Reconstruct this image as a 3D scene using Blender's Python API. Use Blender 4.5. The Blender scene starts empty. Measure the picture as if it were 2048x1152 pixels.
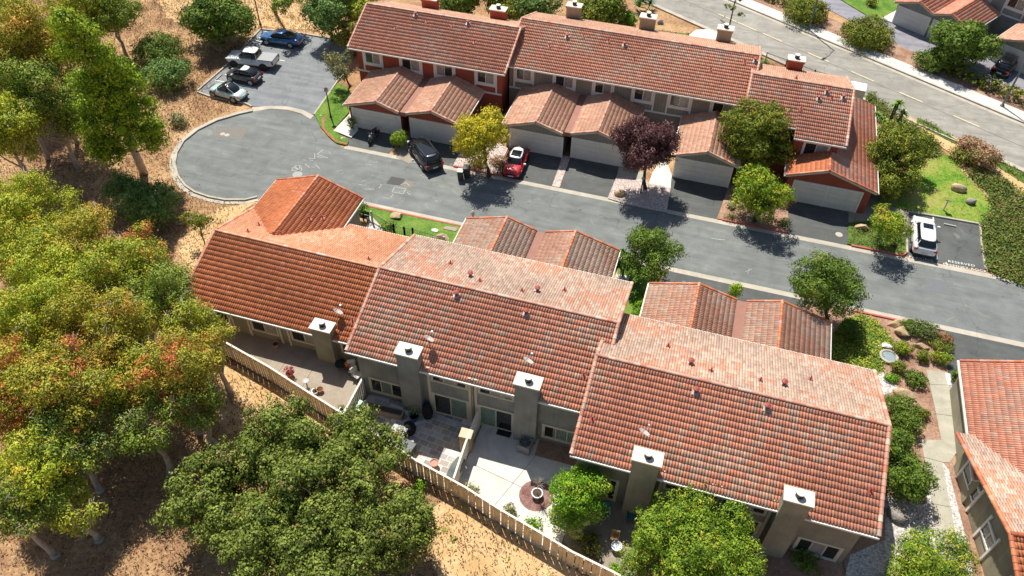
import bpy, math, random
import numpy as np
from mathutils import Vector, Matrix
random.seed(7); RNG = np.random.default_rng(7)
R = math.radians
SC = bpy.context.scene
# ------------------------------------------------------------------ camera, world, sun
FPX = 1555.718; H = 43.0
PITCH, ROLL, YAW = R(45.71318614), R(1.06816107), R(-16.25491338)
cy, sy = math.cos(YAW), math.sin(YAW)
FW = np.array([sy*math.cos(PITCH), cy*math.cos(PITCH), -math.sin(PITCH)])
r0 = np.array([cy, -sy, 0.0]); u0 = np.cross(r0, FW)
RR = r0*math.cos(ROLL)+u0*math.sin(ROLL); UU = -r0*math.sin(ROLL)+u0*math.cos(ROLL)
cam = bpy.data.cameras.new('camera'); camo = bpy.data.objects.new('camera', cam); SC.collection.objects.link(camo)
M = Matrix(((RR[0], UU[0], -FW[0], 0), (RR[1], UU[1], -FW[1], 0), (RR[2], UU[2], -FW[2], H), (0, 0, 0, 1)))
camo.matrix_world = M
cam.sensor_width = 36; cam.lens = FPX/2048*36; cam.clip_start = 0.5; cam.clip_end = 2000
SC.camera = camo
SUN = Vector((-.36, .48, 1)).normalized()
w = bpy.data.worlds.new('World'); SC.world = w; w.use_nodes = True
nt = w.node_tree; nt.nodes.clear()
sk = nt.nodes.new('ShaderNodeTexSky'); sk.sky_type = 'NISHITA'; sk.sun_disc = False
sk.sun_elevation = math.asin(SUN.z); sk.sun_rotation = math.atan2(SUN.x, SUN.y)
bg = nt.nodes.new('ShaderNodeBackground'); bg.inputs[1].default_value = 0.078
wo = nt.nodes.new('ShaderNodeOutputWorld'); nt.links.new(sk.outputs[0], bg.inputs[0]); nt.links.new(bg.outputs[0], wo.inputs[0])
sl = bpy.data.lights.new('sun', 'SUN'); sl.energy = 4.9; sl.angle = R(.5); sl.color = (1, .955, .87)
so = bpy.data.objects.new('sun', sl); SC.collection.objects.link(so)
so.rotation_euler = SUN.to_track_quat('Z', 'Y').to_euler(); so.location = (0, 40, 80)
SC.view_settings.view_transform = 'Standard'; SC.view_settings.look = 'None'
SC.view_settings.exposure = 0.42; SC.view_settings.gamma = 1
# ------------------------------------------------------------------ pixel helpers (photo 2048x1152)
def ray(x, y): return FW*FPX+RR*(x-1024)-UU*(y-576)
def at(x, y, z=0.0):
    d = ray(x, y); t = (z-H)/d[2]; return Vector((d[0]*t, d[1]*t, z))
def onY(x, y, Y):
    d = ray(x, y); t = Y/d[1]; return Vector((d[0]*t, Y, H+d[2]*t))
def onP(x, y, P, N):
    d = Vector(ray(x, y)); o = Vector((0, 0, H)); t = (Vector(P)-o).dot(N)/d.dot(N); return o+d*t
def P2(pts, z=0.0): return [tuple(at(x, y, z)[:2]) for x, y in pts]
# ------------------------------------------------------------------ materials
def lin(h):
    h = h.lstrip('#'); c = [int(h[i:i+2], 16)/255 for i in (0, 2, 4)]
    return tuple(v/12.92 if v <= .04045 else ((v+.055)/1.055)**2.4 for v in c)
MATS = {}
def newmat(name):
    m = bpy.data.materials.new(name); m.use_nodes = True; nt = m.node_tree
    b = nt.nodes['Principled BSDF']; return m, nt, b
def N(nt, t, **kw):
    n = nt.nodes.new(t)
    for k, v in kw.items(): setattr(n, k, v)
    return n
def noise(nt, scale, detail=4, rough=.55, vec=None, dist=0):
    n = N(nt, 'ShaderNodeTexNoise'); n.inputs['Scale'].default_value = scale; n.inputs['Detail'].default_value = detail
    n.inputs['Roughness'].default_value = rough; n.inputs['Distortion'].default_value = dist
    if vec is None:
        g = N(nt, 'ShaderNodeNewGeometry'); vec = g.outputs['Position']
    nt.links.new(vec, n.inputs['Vector']); return n.outputs[0]
def ramp(nt, fac, stops):
    r = N(nt, 'ShaderNodeValToRGB'); e = r.color_ramp.elements
    while len(e) < len(stops): e.new(.5)
    for i, (p, c) in enumerate(stops):
        e[i].position = p; e[i].color = (*((c,)*3 if isinstance(c, (int, float)) else c), 1)
    nt.links.new(fac, r.inputs[0]); return r.outputs[0]
def mix(nt, f, a, b, mode='MIX'):
    m = N(nt, 'ShaderNodeMix', data_type='RGBA', blend_type=mode)
    for s, v in ((0, f), (6, a), (7, b)):
        if hasattr(v, 'links'): nt.links.new(v, m.inputs[s])
        elif s == 0: m.inputs[0].default_value = v
        else: m.inputs[s].default_value = (*v, 1)
    return m.outputs[2]
def bump(nt, b, h, strength=.3, dist=.05):
    n = N(nt, 'ShaderNodeBump'); n.inputs['Strength'].default_value = strength; n.inputs['Distance'].default_value = dist
    nt.links.new(h, n.inputs['Height']); nt.links.new(n.outputs[0], b.inputs['Normal'])
def flat(name, c, rough=.6, var=.15, scale=2.0, metal=0, spec=.5, coat=0):
    if name in MATS: return MATS[name]
    m, nt, b = newmat(name); c = lin(c) if isinstance(c, str) else c
    f = noise(nt, scale, 5, .6)
    lo = tuple(v*(1-var) for v in c); hi = tuple(min(1, v*(1+var)) for v in c)
    nt.links.new(ramp(nt, f, [(.3, lo), (.7, hi)]), b.inputs['Base Color'])
    b.inputs['Roughness'].default_value = rough; b.inputs['Metallic'].default_value = metal
    b.inputs['Specular IOR Level'].default_value = spec
    if coat: b.inputs['Coat Weight'].default_value = coat; b.inputs['Coat Roughness'].default_value = .05
    MATS[name] = m; return m
def stuccom(name, c, streak=.12):
    m, nt, b = newmat(name); c = lin(c)
    a = noise(nt, .8, 5, .6); f = noise(nt, 25, 3, .6)
    lo = tuple(v*(1-streak) for v in c); hi = tuple(v*(1+streak) for v in c)
    k = ramp(nt, a, [(.3, lo), (.7, hi)]); k = mix(nt, .12, k, f, 'OVERLAY')
    mp = N(nt, 'ShaderNodeMapping'); mp.inputs['Scale'].default_value = (5, 5, .35); g_ = N(nt, 'ShaderNodeNewGeometry'); nt.links.new(g_.outputs['Position'], mp.inputs[0])
    k = mix(nt, .35, k, ramp(nt, noise(nt, 1, 4, .6, mp.outputs[0]), [(.35, .4), (.65, .56)]), 'OVERLAY')
    nt.links.new(k, b.inputs['Base Color']); b.inputs['Roughness'].default_value = .9; b.inputs['Specular IOR Level'].default_value = .2
    bump(nt, b, f, .4, .02); MATS[name] = m; return m
def sidingm(name, c):
    m, nt, b = newmat(name); c = lin(c)
    g = N(nt, 'ShaderNodeNewGeometry'); s = N(nt, 'ShaderNodeSeparateXYZ'); nt.links.new(g.outputs['Position'], s.inputs[0])
    ad = N(nt, 'ShaderNodeMath', operation='ADD'); nt.links.new(s.outputs[0], ad.inputs[0]); nt.links.new(s.outputs[1], ad.inputs[1])
    mu = N(nt, 'ShaderNodeMath', operation='MULTIPLY'); nt.links.new(ad.outputs[0], mu.inputs[0]); mu.inputs[1].default_value = 3.3
    fr = N(nt, 'ShaderNodeMath', operation='FRACT'); nt.links.new(mu.outputs[0], fr.inputs[0])
    gr = ramp(nt, fr.outputs[0], [(0, .55), (.07, .6), (.1, 1), (1, 1)])
    a = noise(nt, 1.3, 5, .6); k = ramp(nt, a, [(.3, tuple(v*.85 for v in c)), (.7, tuple(v*1.12 for v in c))])
    nt.links.new(mix(nt, 1, k, gr, 'MULTIPLY'), b.inputs['Base Color']); b.inputs['Roughness'].default_value = .8
    bump(nt, b, gr, .5, .02); MATS[name] = m; return m
def attrm(name, rough=.6, spec=.4, nscale=9, namt=.35, trans=0):
    m, nt, b = newmat(name)
    a = N(nt, 'ShaderNodeAttribute', attribute_name='Col')
    f = noise(nt, nscale, 3, .6)
    k = mix(nt, namt, a.outputs['Color'], f, 'OVERLAY')
    nt.links.new(k, b.inputs['Base Color']); b.inputs['Roughness'].default_value = rough; b.inputs['Specular IOR Level'].default_value = spec
    if trans:
        t = N(nt, 'ShaderNodeBsdfTranslucent'); nt.links.new(k, t.inputs[0])
        s = N(nt, 'ShaderNodeMixShader'); s.inputs[0].default_value = trans
        o = nt.nodes['Material Output']; nt.links.new(b.outputs[0], s.inputs[1]); nt.links.new(t.outputs[0], s.inputs[2]); nt.links.new(s.outputs[0], o.inputs[0])
    MATS[name] = m; return m
TILE = attrm('roof_tile', .55, .45, 9, .25)
LEAF = attrm('leaf', .6, .2, 1.5, .15, .14)
STRAW = attrm('dry_blades', .8, .1, 3, .3, .1)
def asphaltm(name, c, stain=.25, warm=0.0):
    m, nt, b = newmat(name); c = lin(c)
    g = N(nt, 'ShaderNodeNewGeometry')
    big = noise(nt, .09, 5, .6, g.outputs['Position'], .6); mid = noise(nt, .7, 5, .65, g.outputs['Position'], .4); fine = noise(nt, 30, 2, .7)
    mp = N(nt, 'ShaderNodeMapping'); mp.inputs['Scale'].default_value = (.12, 1.3, 1); nt.links.new(g.outputs['Position'], mp.inputs[0])
    st = noise(nt, 1.0, 5, .65, mp.outputs[0], .3)
    k = ramp(nt, big, [(.3, tuple(v*(1-stain) for v in c)), (.7, tuple(v*(1+stain) for v in c))])
    k = mix(nt, .55, k, ramp(nt, mid, [(.25, .3), (.75, .72)]), 'OVERLAY')
    k = mix(nt, .5, k, ramp(nt, st, [(.25, .28), (.5, .5), (.8, .75)]), 'OVERLAY')
    pale = ramp(nt, noise(nt, .35, 6, .7, g.outputs['Position'], 1.2), [(.6, 0), (.75, .45)])
    k = mix(nt, pale, k, lin('#a9a698'))
    drip = ramp(nt, noise(nt, 1.6, 3, .5, g.outputs['Position'], .2), [(.66, 0), (.74, .4)])
    k = mix(nt, drip, k, lin('#3c3c3a'))
    # tar-filled cracks
    v = N(nt, 'ShaderNodeTexVoronoi', feature='DISTANCE_TO_EDGE'); v.inputs['Scale'].default_value = .09
    wv = N(nt, 'ShaderNodeVectorMath', operation='ADD'); nz = N(nt, 'ShaderNodeTexNoise'); nz.inputs['Scale'].default_value = .8
    nt.links.new(g.outputs['Position'], nz.inputs['Vector']); nt.links.new(g.outputs['Position'], wv.inputs[0]); nt.links.new(nz.outputs['Color'], wv.inputs[1]); nt.links.new(wv.outputs[0], v.inputs['Vector'])
    cr = ramp(nt, v.outputs['Distance'], [(0, .5), (.002, .65), (.004, 1)])
    k = mix(nt, .55, k, cr, 'MULTIPLY')
    k = mix(nt, .35, k, fine, 'OVERLAY')
    nt.links.new(k, b.inputs['Base Color']); b.inputs['Roughness'].default_value = .82; b.inputs['Specular IOR Level'].default_value = .3
    bump(nt, b, fine, .25, .01); MATS[name] = m; return m
def groundm(name, stops, s1=.35, s2=6, speck=None, bumpd=.08, sp=11):
    m, nt, b = newmat(name)
    a = noise(nt, s1, 6, .65, dist=.5); f = noise(nt, s2, 5, .75, dist=.3)
    mx = N(nt, 'ShaderNodeMath', operation='MULTIPLY_ADD'); nt.links.new(f, mx.inputs[0]); mx.inputs[1].default_value = .6
    ml = N(nt, 'ShaderNodeMath', operation='MULTIPLY'); nt.links.new(a, ml.inputs[0]); ml.inputs[1].default_value = .6; nt.links.new(ml.outputs[0], mx.inputs[2])
    k = ramp(nt, mx.outputs[0], stops)
    if speck:
        v = N(nt, 'ShaderNodeTexVoronoi'); v.inputs['Scale'].default_value = sp
        g = N(nt, 'ShaderNodeNewGeometry'); nt.links.new(g.outputs['Position'], v.inputs['Vector'])
        sx = N(nt, 'ShaderNodeSeparateColor'); nt.links.new(v.outputs['Color'], sx.inputs[0])
        k = mix(nt, .75, k, ramp(nt, sx.outputs[0], speck), 'MULTIPLY' if speck[0][1] == 'm' else 'MIX')
    nt.links.new(k, b.inputs['Base Color']); b.inputs['Roughness'].default_value = .95; b.inputs['Specular IOR Level'].default_value = .1
    bump(nt, b, f, .8, bumpd); MATS[name] = m; return m
ASPH = asphaltm('asphalt_street', '#707370', .14); DRIVE = asphaltm('asphalt_driveway', '#565856', .1); ROAD = asphaltm('asphalt_road', '#8f8b82', .07)
DIRT = groundm('dry_grass_ground', [(.38, lin('#644a3c')), (.48, lin('#866650')), (.6, lin('#a5825e')), (.72, lin('#c2a27a'))], .22, 3.6)
STRAWG = groundm('straw_ground', [(.35, lin('#a3845a')), (.5, lin('#c09c6c')), (.68, lin('#d2b184')), (.8, lin('#dfc7a0'))], .5, 3.0)
LITTER = groundm('leaf_litter', [(.35, lin('#6a4a3a')), (.5, lin('#94705a')), (.65, lin('#b3937a')), (.8, lin('#cdb49c'))], .4, 5)
MULCH = groundm('bark_mulch', [(.35, lin('#6e5240')), (.55, lin('#957360')), (.75, lin('#b89a84'))], .5, 6)
GRAVEL = groundm('pink_gravel', [(.35, lin('#94837a')), (.55, lin('#b7a69c')), (.75, lin('#d2c5bd'))], 1.2, 9, [(0, lin('#8d776c')), (.5, lin('#c4b0a6')), (1, lin('#ded4cd'))], .1)
GRAVELW = groundm('white_gravel', [(.35, lin('#a29a96')), (.55, lin('#c4bcb6')), (.75, lin('#e0dad6'))], 1.2, 8, [(0, lin('#86786f')), (.5, lin('#cfc6bf')), (1, lin('#ece8e3'))], .1)
BARKR = groundm('red_bark_chips', [(.35, lin('#5a3b34')), (.55, lin('#84605a')), (.75, lin('#a58a84'))], 2, 10)
LAWN = groundm('lawn_turf', [(.36, lin('#3a5c22')), (.5, lin('#4e722c')), (.62, lin('#688638')), (.78, lin('#8c9250'))], .5, 7, None, .05)
LAWND = groundm('dry_lawn_turf', [(.45, lin('#4a7426')), (.55, lin('#688a30')), (.64, lin('#8f9448')), (.76, lin('#a89066'))], .3, 4, None, .05)
def concm(name, c, joints=None):
    m, nt, b = newmat(name); c = lin(c)
    a = noise(nt, .7, 6, .65, dist=.8); f = noise(nt, 12, 4, .7)
    k = ramp(nt, a, [(.3, tuple(v*.8 for v in c)), (.65, tuple(min(1, v*1.1) for v in c))]); k = mix(nt, .3, k, f, 'OVERLAY')
    nt.links.new(k, b.inputs['Base Color']); b.inputs['Roughness'].default_value = .85; b.inputs['Specular IOR Level'].default_value = .2
    MATS[name] = m; return m
CONC = concm('concrete', '#b3ab9c'); CONCW = concm('pale_concrete', '#d0cbc2'); CONCD = concm('weathered_concrete', '#9b8f80'); CONCG = concm('path_concrete', '#aaa595')
REDC = concm('red_kerb_paint', '#b4665a')
def slatem():
    m, nt, b = newmat('slate_pavers')
    g = N(nt, 'ShaderNodeNewGeometry'); mp = N(nt, 'ShaderNodeMapping'); mp.inputs['Rotation'].default_value = (0, 0, .1); nt.links.new(g.outputs['Position'], mp.inputs[0])
    br = N(nt, 'ShaderNodeTexBrick'); br.offset = .5; br.inputs['Scale'].default_value = 1.0
    br.inputs['Brick Width'].default_value = .62; br.inputs['Row Height'].default_value = .42; br.inputs['Mortar Size'].default_value = .018
    br.inputs['Color1'].default_value = (.0, .0, .0, 1); br.inputs['Color2'].default_value = (1, 1, 1, 1); br.inputs['Mortar'].default_value = (.5, .5, .5, 1)
    nt.links.new(mp.outputs[0], br.inputs['Vector'])
    k = ramp(nt, br.outputs['Color'], [(0, lin('#7f7d80')), (.3, lin('#b7a68e')), (.5, lin('#d8d0c4')), (.75, lin('#8f8a86')), (1, lin('#c9c3bd'))])
    k = mix(nt, .3, k, noise(nt, 5, 4), 'OVERLAY')
    nt.links.new(k, b.inputs['Base Color']); b.inputs['Roughness'].default_value = .7; MATS['slate'] = m; return m
SLATE = slatem()
GREY = stuccom('grey_stucco', '#928c78', .2); GREYD = stuccom('dark_grey_stucco', '#8d8d86', .2); REDW = stuccom('rust_red_stucco', '#9c5240')
SIDE = sidingm('grey_siding', '#8b867a'); CREAM = flat('cream_trim', '#cfc3ad', .7, .06); TRIMW = flat('white_trim', '#dedcd6', .6, .05)
CAP = stuccom('chimney_cap', '#d6cebf', .06)
DOORM = stuccom('garage_door_paint', '#dad6cd', .06); DOORG = flat('grey_door_paint', '#b3aea5', .6, .05)
FASC = flat('dark_fascia', '#4a3d36', .8); GUT = flat('gutter_white', '#dfd9ce', .5, .05)
def glassm(name, c, rough=.08):
    m, nt, b = newmat(name); c = lin(c)
    f = noise(nt, .6, 3)
    nt.links.new(ramp(nt, f, [(.35, tuple(v*.5 for v in c)), (.65, tuple(v*1.6 for v in c))]), b.inputs['Base Color'])
    b.inputs['Roughness'].default_value = rough; b.inputs['Specular IOR Level'].default_value = .8; MATS[name] = m; return m
GLASS = glassm('window_glass', '#2e3230'); CURT = flat('green_curtain', '#7d9284', .5, .25, 4); CURW = flat('pale_curtain', '#b3aca4', .5, .25, 3)
BLACK = flat('black_plastic', '#26272a', .5); RUB = flat('tyre_rubber', '#1c1c1d', .85); METAL = flat('brushed_metal', '#9a9c9e', .35, .08, 3, .8)
VENT = flat('red_oxide_paint', '#984434', .6); FLASH = flat('pale_flashing', '#b8aca2', .6)
BARK = flat('bark', '#6a5848', .9, .35, 4); BARKP = flat('pale_bark', '#b0a292', .9, .3, 3); BARKD = flat('dark_bark', '#4a3c32', .9, .3, 4)
BROWNF = flat('brown_roofing', '#95695a', .8, .1)
# ------------------------------------------------------------------ mesh builder
ROOTLOC = {}
class MB:
    def __init__(s): s.v = []; s.f = []; s.m = []; s.mi = 0
    def quad(s, *p):
        n = len(s.v); s.v += [tuple(q) for q in p]; s.f.append(tuple(range(n, n+len(p)))); s.m.append(s.mi); return s
    def prism(s, poly, z0, z1):
        n = len(s.v); k = len(poly)
        ar = sum(poly[i][0]*poly[(i+1) % k][1]-poly[(i+1) % k][0]*poly[i][1] for i in range(k))
        if ar < 0: poly = poly[::-1]
        s.v += [(x, y, z0) for x, y in poly]+[(x, y, z1) for x, y in poly]
        s.f.append(tuple(range(n+k-1, n-1, -1))); s.f.append(tuple(range(n+k, n+2*k))); s.m += [s.mi]*2
        for i in range(k):
            j = (i+1) % k; s.f.append((n+i, n+j, n+k+j, n+k+i)); s.m.append(s.mi)
        return s
    def box(s, x0, x1, y0, y1, z0, z1): return s.prism([(x0, y0), (x1, y0), (x1, y1), (x0, y1)], z0, z1)
    def obox(s, c, dims, ax=None, az=0.0):
        """oriented box: c centre, dims, ax=3x3 axes rows or z rotation"""
        if ax is None: ax = ((math.cos(az), math.sin(az), 0), (-math.sin(az), math.cos(az), 0), (0, 0, 1))
        A = [Vector(a).normalized() for a in ax]; c = Vector(c); n = len(s.v)
        for k in (-1, 1):
            for i, j in ((-1, -1), (1, -1), (1, 1), (-1, 1)):
                s.v.append(tuple(c+A[0]*i*dims[0]/2+A[1]*j*dims[1]/2+A[2]*k*dims[2]/2))
        for f in ((3, 2, 1, 0), (4, 5, 6, 7), (0, 1, 5, 4), (1, 2, 6, 5), (2, 3, 7, 6), (3, 0, 4, 7)):
            s.f.append(tuple(n+i for i in f)); s.m.append(s.mi)
        return s
    def beam(s, a, b, w, h, up=(0, 0, 1)):
        a, b = Vector(a), Vector(b); d = (b-a); L = d.length; d.normalize(); up = Vector(up)
        if abs(d.dot(up)) > .99: up = Vector((0, 1, 0))
        sd = d.cross(up).normalized(); u2 = sd.cross(d)
        return s.obox((a+b)/2, (L, w, h), (d, sd, u2))
    def tube(s, pts, rad, n=8, cap=True):
        pts = [Vector(p) for p in pts]; rad = rad if hasattr(rad, '__len__') else [rad]*len(pts)
        rings = []
        for i, p in enumerate(pts):
            d = (pts[min(i+1, len(pts)-1)]-pts[max(i-1, 0)]).normalized()
            up = Vector((0, 0, 1)) if abs(d.z) < .95 else Vector((1, 0, 0))
            a = d.cross(up).normalized(); b = d.cross(a); b0 = len(s.v)
            for k in range(n):
                t = 2*math.pi*k/n; s.v.append(tuple(p+(a*math.cos(t)+b*math.sin(t))*rad[i]))
            rings.append(b0)
        for a0, b0 in zip(rings, rings[1:]):
            for k in range(n):
                j = (k+1) % n; s.f.append((a0+k, b0+k, b0+j, a0+j)); s.m.append(s.mi)
        if cap:
            s.f.append(tuple(rings[0]+k for k in range(n))); s.f.append(tuple(rings[-1]+k for k in range(n-1, -1, -1))); s.m += [s.mi]*2
        return s
    def lathe(s, c, prof, n=16):
        c = Vector(c); b = len(s.v)
        for r, z in prof:
            for k in range(n): t = 2*math.pi*k/n; s.v.append((c.x+r*math.cos(t), c.y+r*math.sin(t), c.z+z))
        for i in range(len(prof)-1):
            for k in range(n):
                j = (k+1) % n; s.f.append((b+i*n+k, b+i*n+j, b+(i+1)*n+j, b+(i+1)*n+k)); s.m.append(s.mi)
        s.f.append(tuple(b+k for k in range(n-1, -1, -1))); s.f.append(tuple(b+(len(prof)-1)*n+k for k in range(n))); s.m += [s.mi]*2
        return s
    def strip(s, pts, wdt, z0, z1, closed=False):
        """kerb-like strip along a polyline, offset to the left by wdt"""
        P = [Vector((p[0], p[1])) for p in pts]; n = len(P); off = []
        for i in range(n):
            a = P[max(i-1, 0)]; b = P[min(i+1, n-1)]; d = (b-a).normalized(); off.append(P[i]+Vector((-d.y, d.x))*wdt)
        for i in range(n-1):
            q = [P[i], P[i+1], off[i+1], off[i]]
            s.prism([tuple(v) for v in q], z0, z1)
        return s
    def build(s, name, mat, parent=None, smooth=False, bevel=0, local=False):
        me = bpy.data.meshes.new(name)
        off = (0, 0, 0) if (parent is None or local) else ROOTLOC.get(parent.name, (0, 0, 0))
        me.from_pydata([(x-off[0], y-off[1], z-off[2]) for x, y, z in s.v], [], s.f)
        for m in (mat if isinstance(mat, (list, tuple)) else [mat]): me.materials.append(m)
        if isinstance(mat, (list, tuple)): me.polygons.foreach_set('material_index', s.m)
        if smooth: me.polygons.foreach_set('use_smooth', [True]*len(me.polygons))
        me.update(); o = bpy.data.objects.new(name, me); SC.collection.objects.link(o)
        if parent:
            o.parent = parent; ROOTLOC[o.name] = off
        if bevel:
            b = o.modifiers.new('bevel', 'BEVEL'); b.width = bevel; b.segments = 2; b.limit_method = 'ANGLE'
        return o
def tag(o, label=None, cat=None, group=None, kind=None):
    for k, v in (('label', label), ('category', cat), ('group', group), ('kind', kind)):
        if v: o[k] = v
    return o
def thing(name, label, cat, loc=(0, 0, 0), group=None):
    o = bpy.data.objects.new(name, None); SC.collection.objects.link(o); o.location = loc
    o.empty_display_size = .3
    ROOTLOC[o.name] = tuple(loc); return tag(o, label, cat, group)
def struct(name, mb, mat): return tag(mb.build(name, mat), kind='structure')
def npmesh(name, V, F, C, mat, parent=None, smooth=False):
    """V (n,3), F (m,4) quads, C (m,3) face colours"""
    off = np.array((0, 0, 0) if parent is None else ROOTLOC.get(parent.name, (0, 0, 0)), float)
    V = V-off; me = bpy.data.meshes.new(name)
    n, m = len(V), len(F); k = F.shape[1]
    me.vertices.add(n); me.vertices.foreach_set('co', V.astype(np.float32).ravel())
    me.loops.add(m*k); me.loops.foreach_set('vertex_index', F.astype(np.int32).ravel())
    me.polygons.add(m); me.polygons.foreach_set('loop_start', np.arange(0, m*k, k, dtype=np.int32))
    try: me.polygons.foreach_set('loop_total', np.full(m, k, dtype=np.int32))
    except Exception: pass
    me.update(calc_edges=True)
    at_ = me.attributes.new('Col', 'FLOAT_COLOR', 'FACE')
    CC = np.concatenate([C, np.ones((m, 1))], 1).astype(np.float32); at_.data.foreach_set('color', CC.ravel())
    me.materials.append(mat)
    if smooth: me.polygons.foreach_set('use_smooth', [True]*m)
    o = bpy.data.objects.new(name, me); SC.collection.objects.link(o)
    if parent: o.parent = parent; ROOTLOC[o.name] = tuple(off)
    return o
# ------------------------------------------------------------------ roofs
PAL = {
 'orange': (['#c07448', '#b86a42', '#c87e52', '#b06240', '#c4784e', '#b86a46'], ['#a8604a', '#bc8676', '#cc9070'], .14),
 'mix': (['#cc7e62', '#c07056', '#d0886a', '#b87864', '#cc8672'], ['#a8907e', '#b49c8a', '#9c867a', '#bea492'], .42),
 'red': (['#b8705a', '#be7a62', '#ac6854', '#c4826a'], ['#9c7c70', '#b09486', '#94786e'], .4),
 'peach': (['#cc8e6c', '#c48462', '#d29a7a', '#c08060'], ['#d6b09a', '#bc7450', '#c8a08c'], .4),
 'dusty': (['#b8836c', '#ae7a66', '#c08e78', '#a87460'], ['#a8968a', '#b8a698', '#9c8a80', '#b49080'], .55),
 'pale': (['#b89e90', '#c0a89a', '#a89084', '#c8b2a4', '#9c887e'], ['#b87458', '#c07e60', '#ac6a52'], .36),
 'pink': (['#c69880', '#be8c76', '#cea48c', '#b88470'], ['#cbb09c', '#bc7258', '#b09a8a'], .35),
}
def tiles(P0, U, W, L, S, pal, seed=0, tw=.168, ex=.378):
    P0, U, W = (np.array(p, float) for p in (P0, U, W)); U /= np.linalg.norm(U); W /= np.linalg.norm(W)
    Nn = np.cross(U, W)
    if Nn[2] < 0: Nn = -Nn
    rng = np.random.default_rng(seed)
    nc, nr = max(1, round(L/tw)), max(1, round(S/ex)); tw, ex = L/nc, S/nr
    I, J = np.meshgrid(np.arange(nc), np.arange(nr), indexing='ij'); I = I.ravel(); J = J.ravel(); T = len(I)
    a = np.array([0, .18, .45, .72, .88]); hc = np.array([.0, .034, .048, .034, .0])
    a = np.append(a, 1.0); hc = np.append(hc, -.016)
    K = len(a); V = np.zeros((T, 3, K, 3)); jit = rng.normal(0, .005, (T, 2)); lift = .047+rng.normal(0, .004, T)
    for r, (ws, hb) in enumerate(((-.02, 0), (-.02, 1), (1.0, 2))):
        for k in range(K):
            u = (I+a[k])*tw; wv = (J+ws)*ex+(jit[:, 0] if r < 2 else 0)
            h = np.full(T, .0) if r == 0 else (lift+hc[k] if r == 1 else hc[k]*np.ones(T)+.002)
            V[:, r, k] = P0+u[:, None]*U+wv[:, None]*W+h[:, None]*Nn
    idx = np.arange(T*3*K).reshape(T, 3, K)
    F = []
    for r in (0, 1):
        for k in range(K-1): F.append(np.stack([idx[:, r, k], idx[:, r, k+1], idx[:, r+1, k+1], idx[:, r+1, k]], 1))
    F = np.stack(F, 1).reshape(-1, 4)
    if np.cross(U, W)[2] < 0: F = F[:, ::-1]
    base, alt, pr = PAL[pal]; base = np.array([lin(c) for c in base]); alt = np.array([lin(c) for c in alt])
    ph = rng.uniform(0, 6, 6); I2 = I//2; x = I*tw; y = J*ex
    bl = np.sin(x*.5+ph[0]+1.5*np.sin(y*.6+ph[1]))+np.sin(y*.9+ph[2]+np.sin(x*.35+ph[3])*2)+.6*np.sin(x*1.9+ph[4])*np.sin(y*1.7+ph[5])
    thr = pr*(.75+.5*bl); C = base[rng.integers(0, len(base), T)]
    rt = rng.random((nc+2, nr+1)); run = rt[I2, J]*.75+rng.random(T)*.25; pick = run < thr; C[pick] = alt[rng.integers(0, len(alt), pick.sum())]
    avg = C.mean(0); C = avg*.5+C*.5; C = C*np.clip(rng.normal(1, .06, (T, 1)), .8, 1.2)*(1+.05*bl[:, None])
    C = C*(np.array([1.06, 1.09, 1.1]) if pal == 'orange' else np.array([1.1, 1.12, 1.02]) if pal in ('mix', 'red') else np.array([1.02, 1.04, .97]))*(1+.09*np.sin(x*.31+ph[1])*np.sin(y*.55+ph[2]+x*.12))[:, None]
    return V.reshape(-1, 3), F, np.repeat(np.clip(C, 0, 1), 2*(K-1), 0)
def roofmesh(name, slopes, parent, seed=0):
    Vs, Fs, Cs, n = [], [], [], 0
    for i, s in enumerate(slopes):
        V, F, C = tiles(*s, seed=seed*10+i); Vs.append(V); Fs.append(F+n); Cs.append(C); n += len(V)
    return npmesh(name, np.concatenate(Vs), np.concatenate(Fs), np.concatenate(Cs), TILE, parent)
def capline(pts, pal, rad=.14, seg=.38, seed=0):
    """barrel caps along a line -> V,F,C"""
    rng = random.Random(seed); V, F, C = [], [], []
    for a, b in zip(pts, pts[1:]):
        a, b = Vector(a), Vector(b); L = (b-a).length; n = max(1, round(L/seg)); d = (b-a)/n; dn = d.normalized()
        sd = dn.cross(Vector((0, 0, 1))).normalized(); up = sd.cross(dn)
        for i in range(n):
            p = a+d*i; q = a+d*(i+1.08); b0 = len(V)
            for pt, r_ in ((p, rad*1.12), (q, rad*.9)):
                for k in range(7):
                    t = math.pi*k/6; V.append(tuple(pt+sd*math.cos(t)*r_+up*(math.sin(t)*r_*.8)))
            col = np.array(lin(rng.choice(PAL[pal][0] if rng.random() > .25 else PAL[pal][1])))*rng.uniform(.85, 1.1)
            for k in range(6): F.append((b0+k, b0+k+1, b0+8+k, b0+7+k)); C.append(col)
    return np.array(V), np.array(F), np.clip(np.array(C), 0, 1)
def caps(name, lines, pal, parent, rad=.14):
    Vs, Fs, Cs, n = [], [], [], 0
    for i, l in enumerate(lines):
        V, F, C = capline(l, pal, rad, seed=i); Vs.append(V); Fs.append(F+n); Cs.append(C); n += len(V)
    return npmesh(name, np.concatenate(Vs), np.concatenate(Fs), np.concatenate(Cs), TILE, parent)
def deck(quads, parent, th=.13, name='roof_deck', mat=None):
    m = MB()
    for q in quads:
        q = [Vector(p) for p in q]; n = (q[1]-q[0]).cross(q[2]-q[0]).normalized()
        if n.z < 0: q = q[::-1]; n = -n
        lo = [p-n*th for p in q]; hi = [p-n*.006 for p in q]; b = len(m.v); m.v += [tuple(p) for p in lo+hi]
        m.f += [(b+3, b+2, b+1, b), (b+4, b+5, b+6, b+7)]+[(b+i, b+(i+1) % 4, b+4+(i+1) % 4, b+4+i) for i in range(4)]; m.m += [0]*6
    return m.build(name, mat or CREAM, parent)
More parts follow.
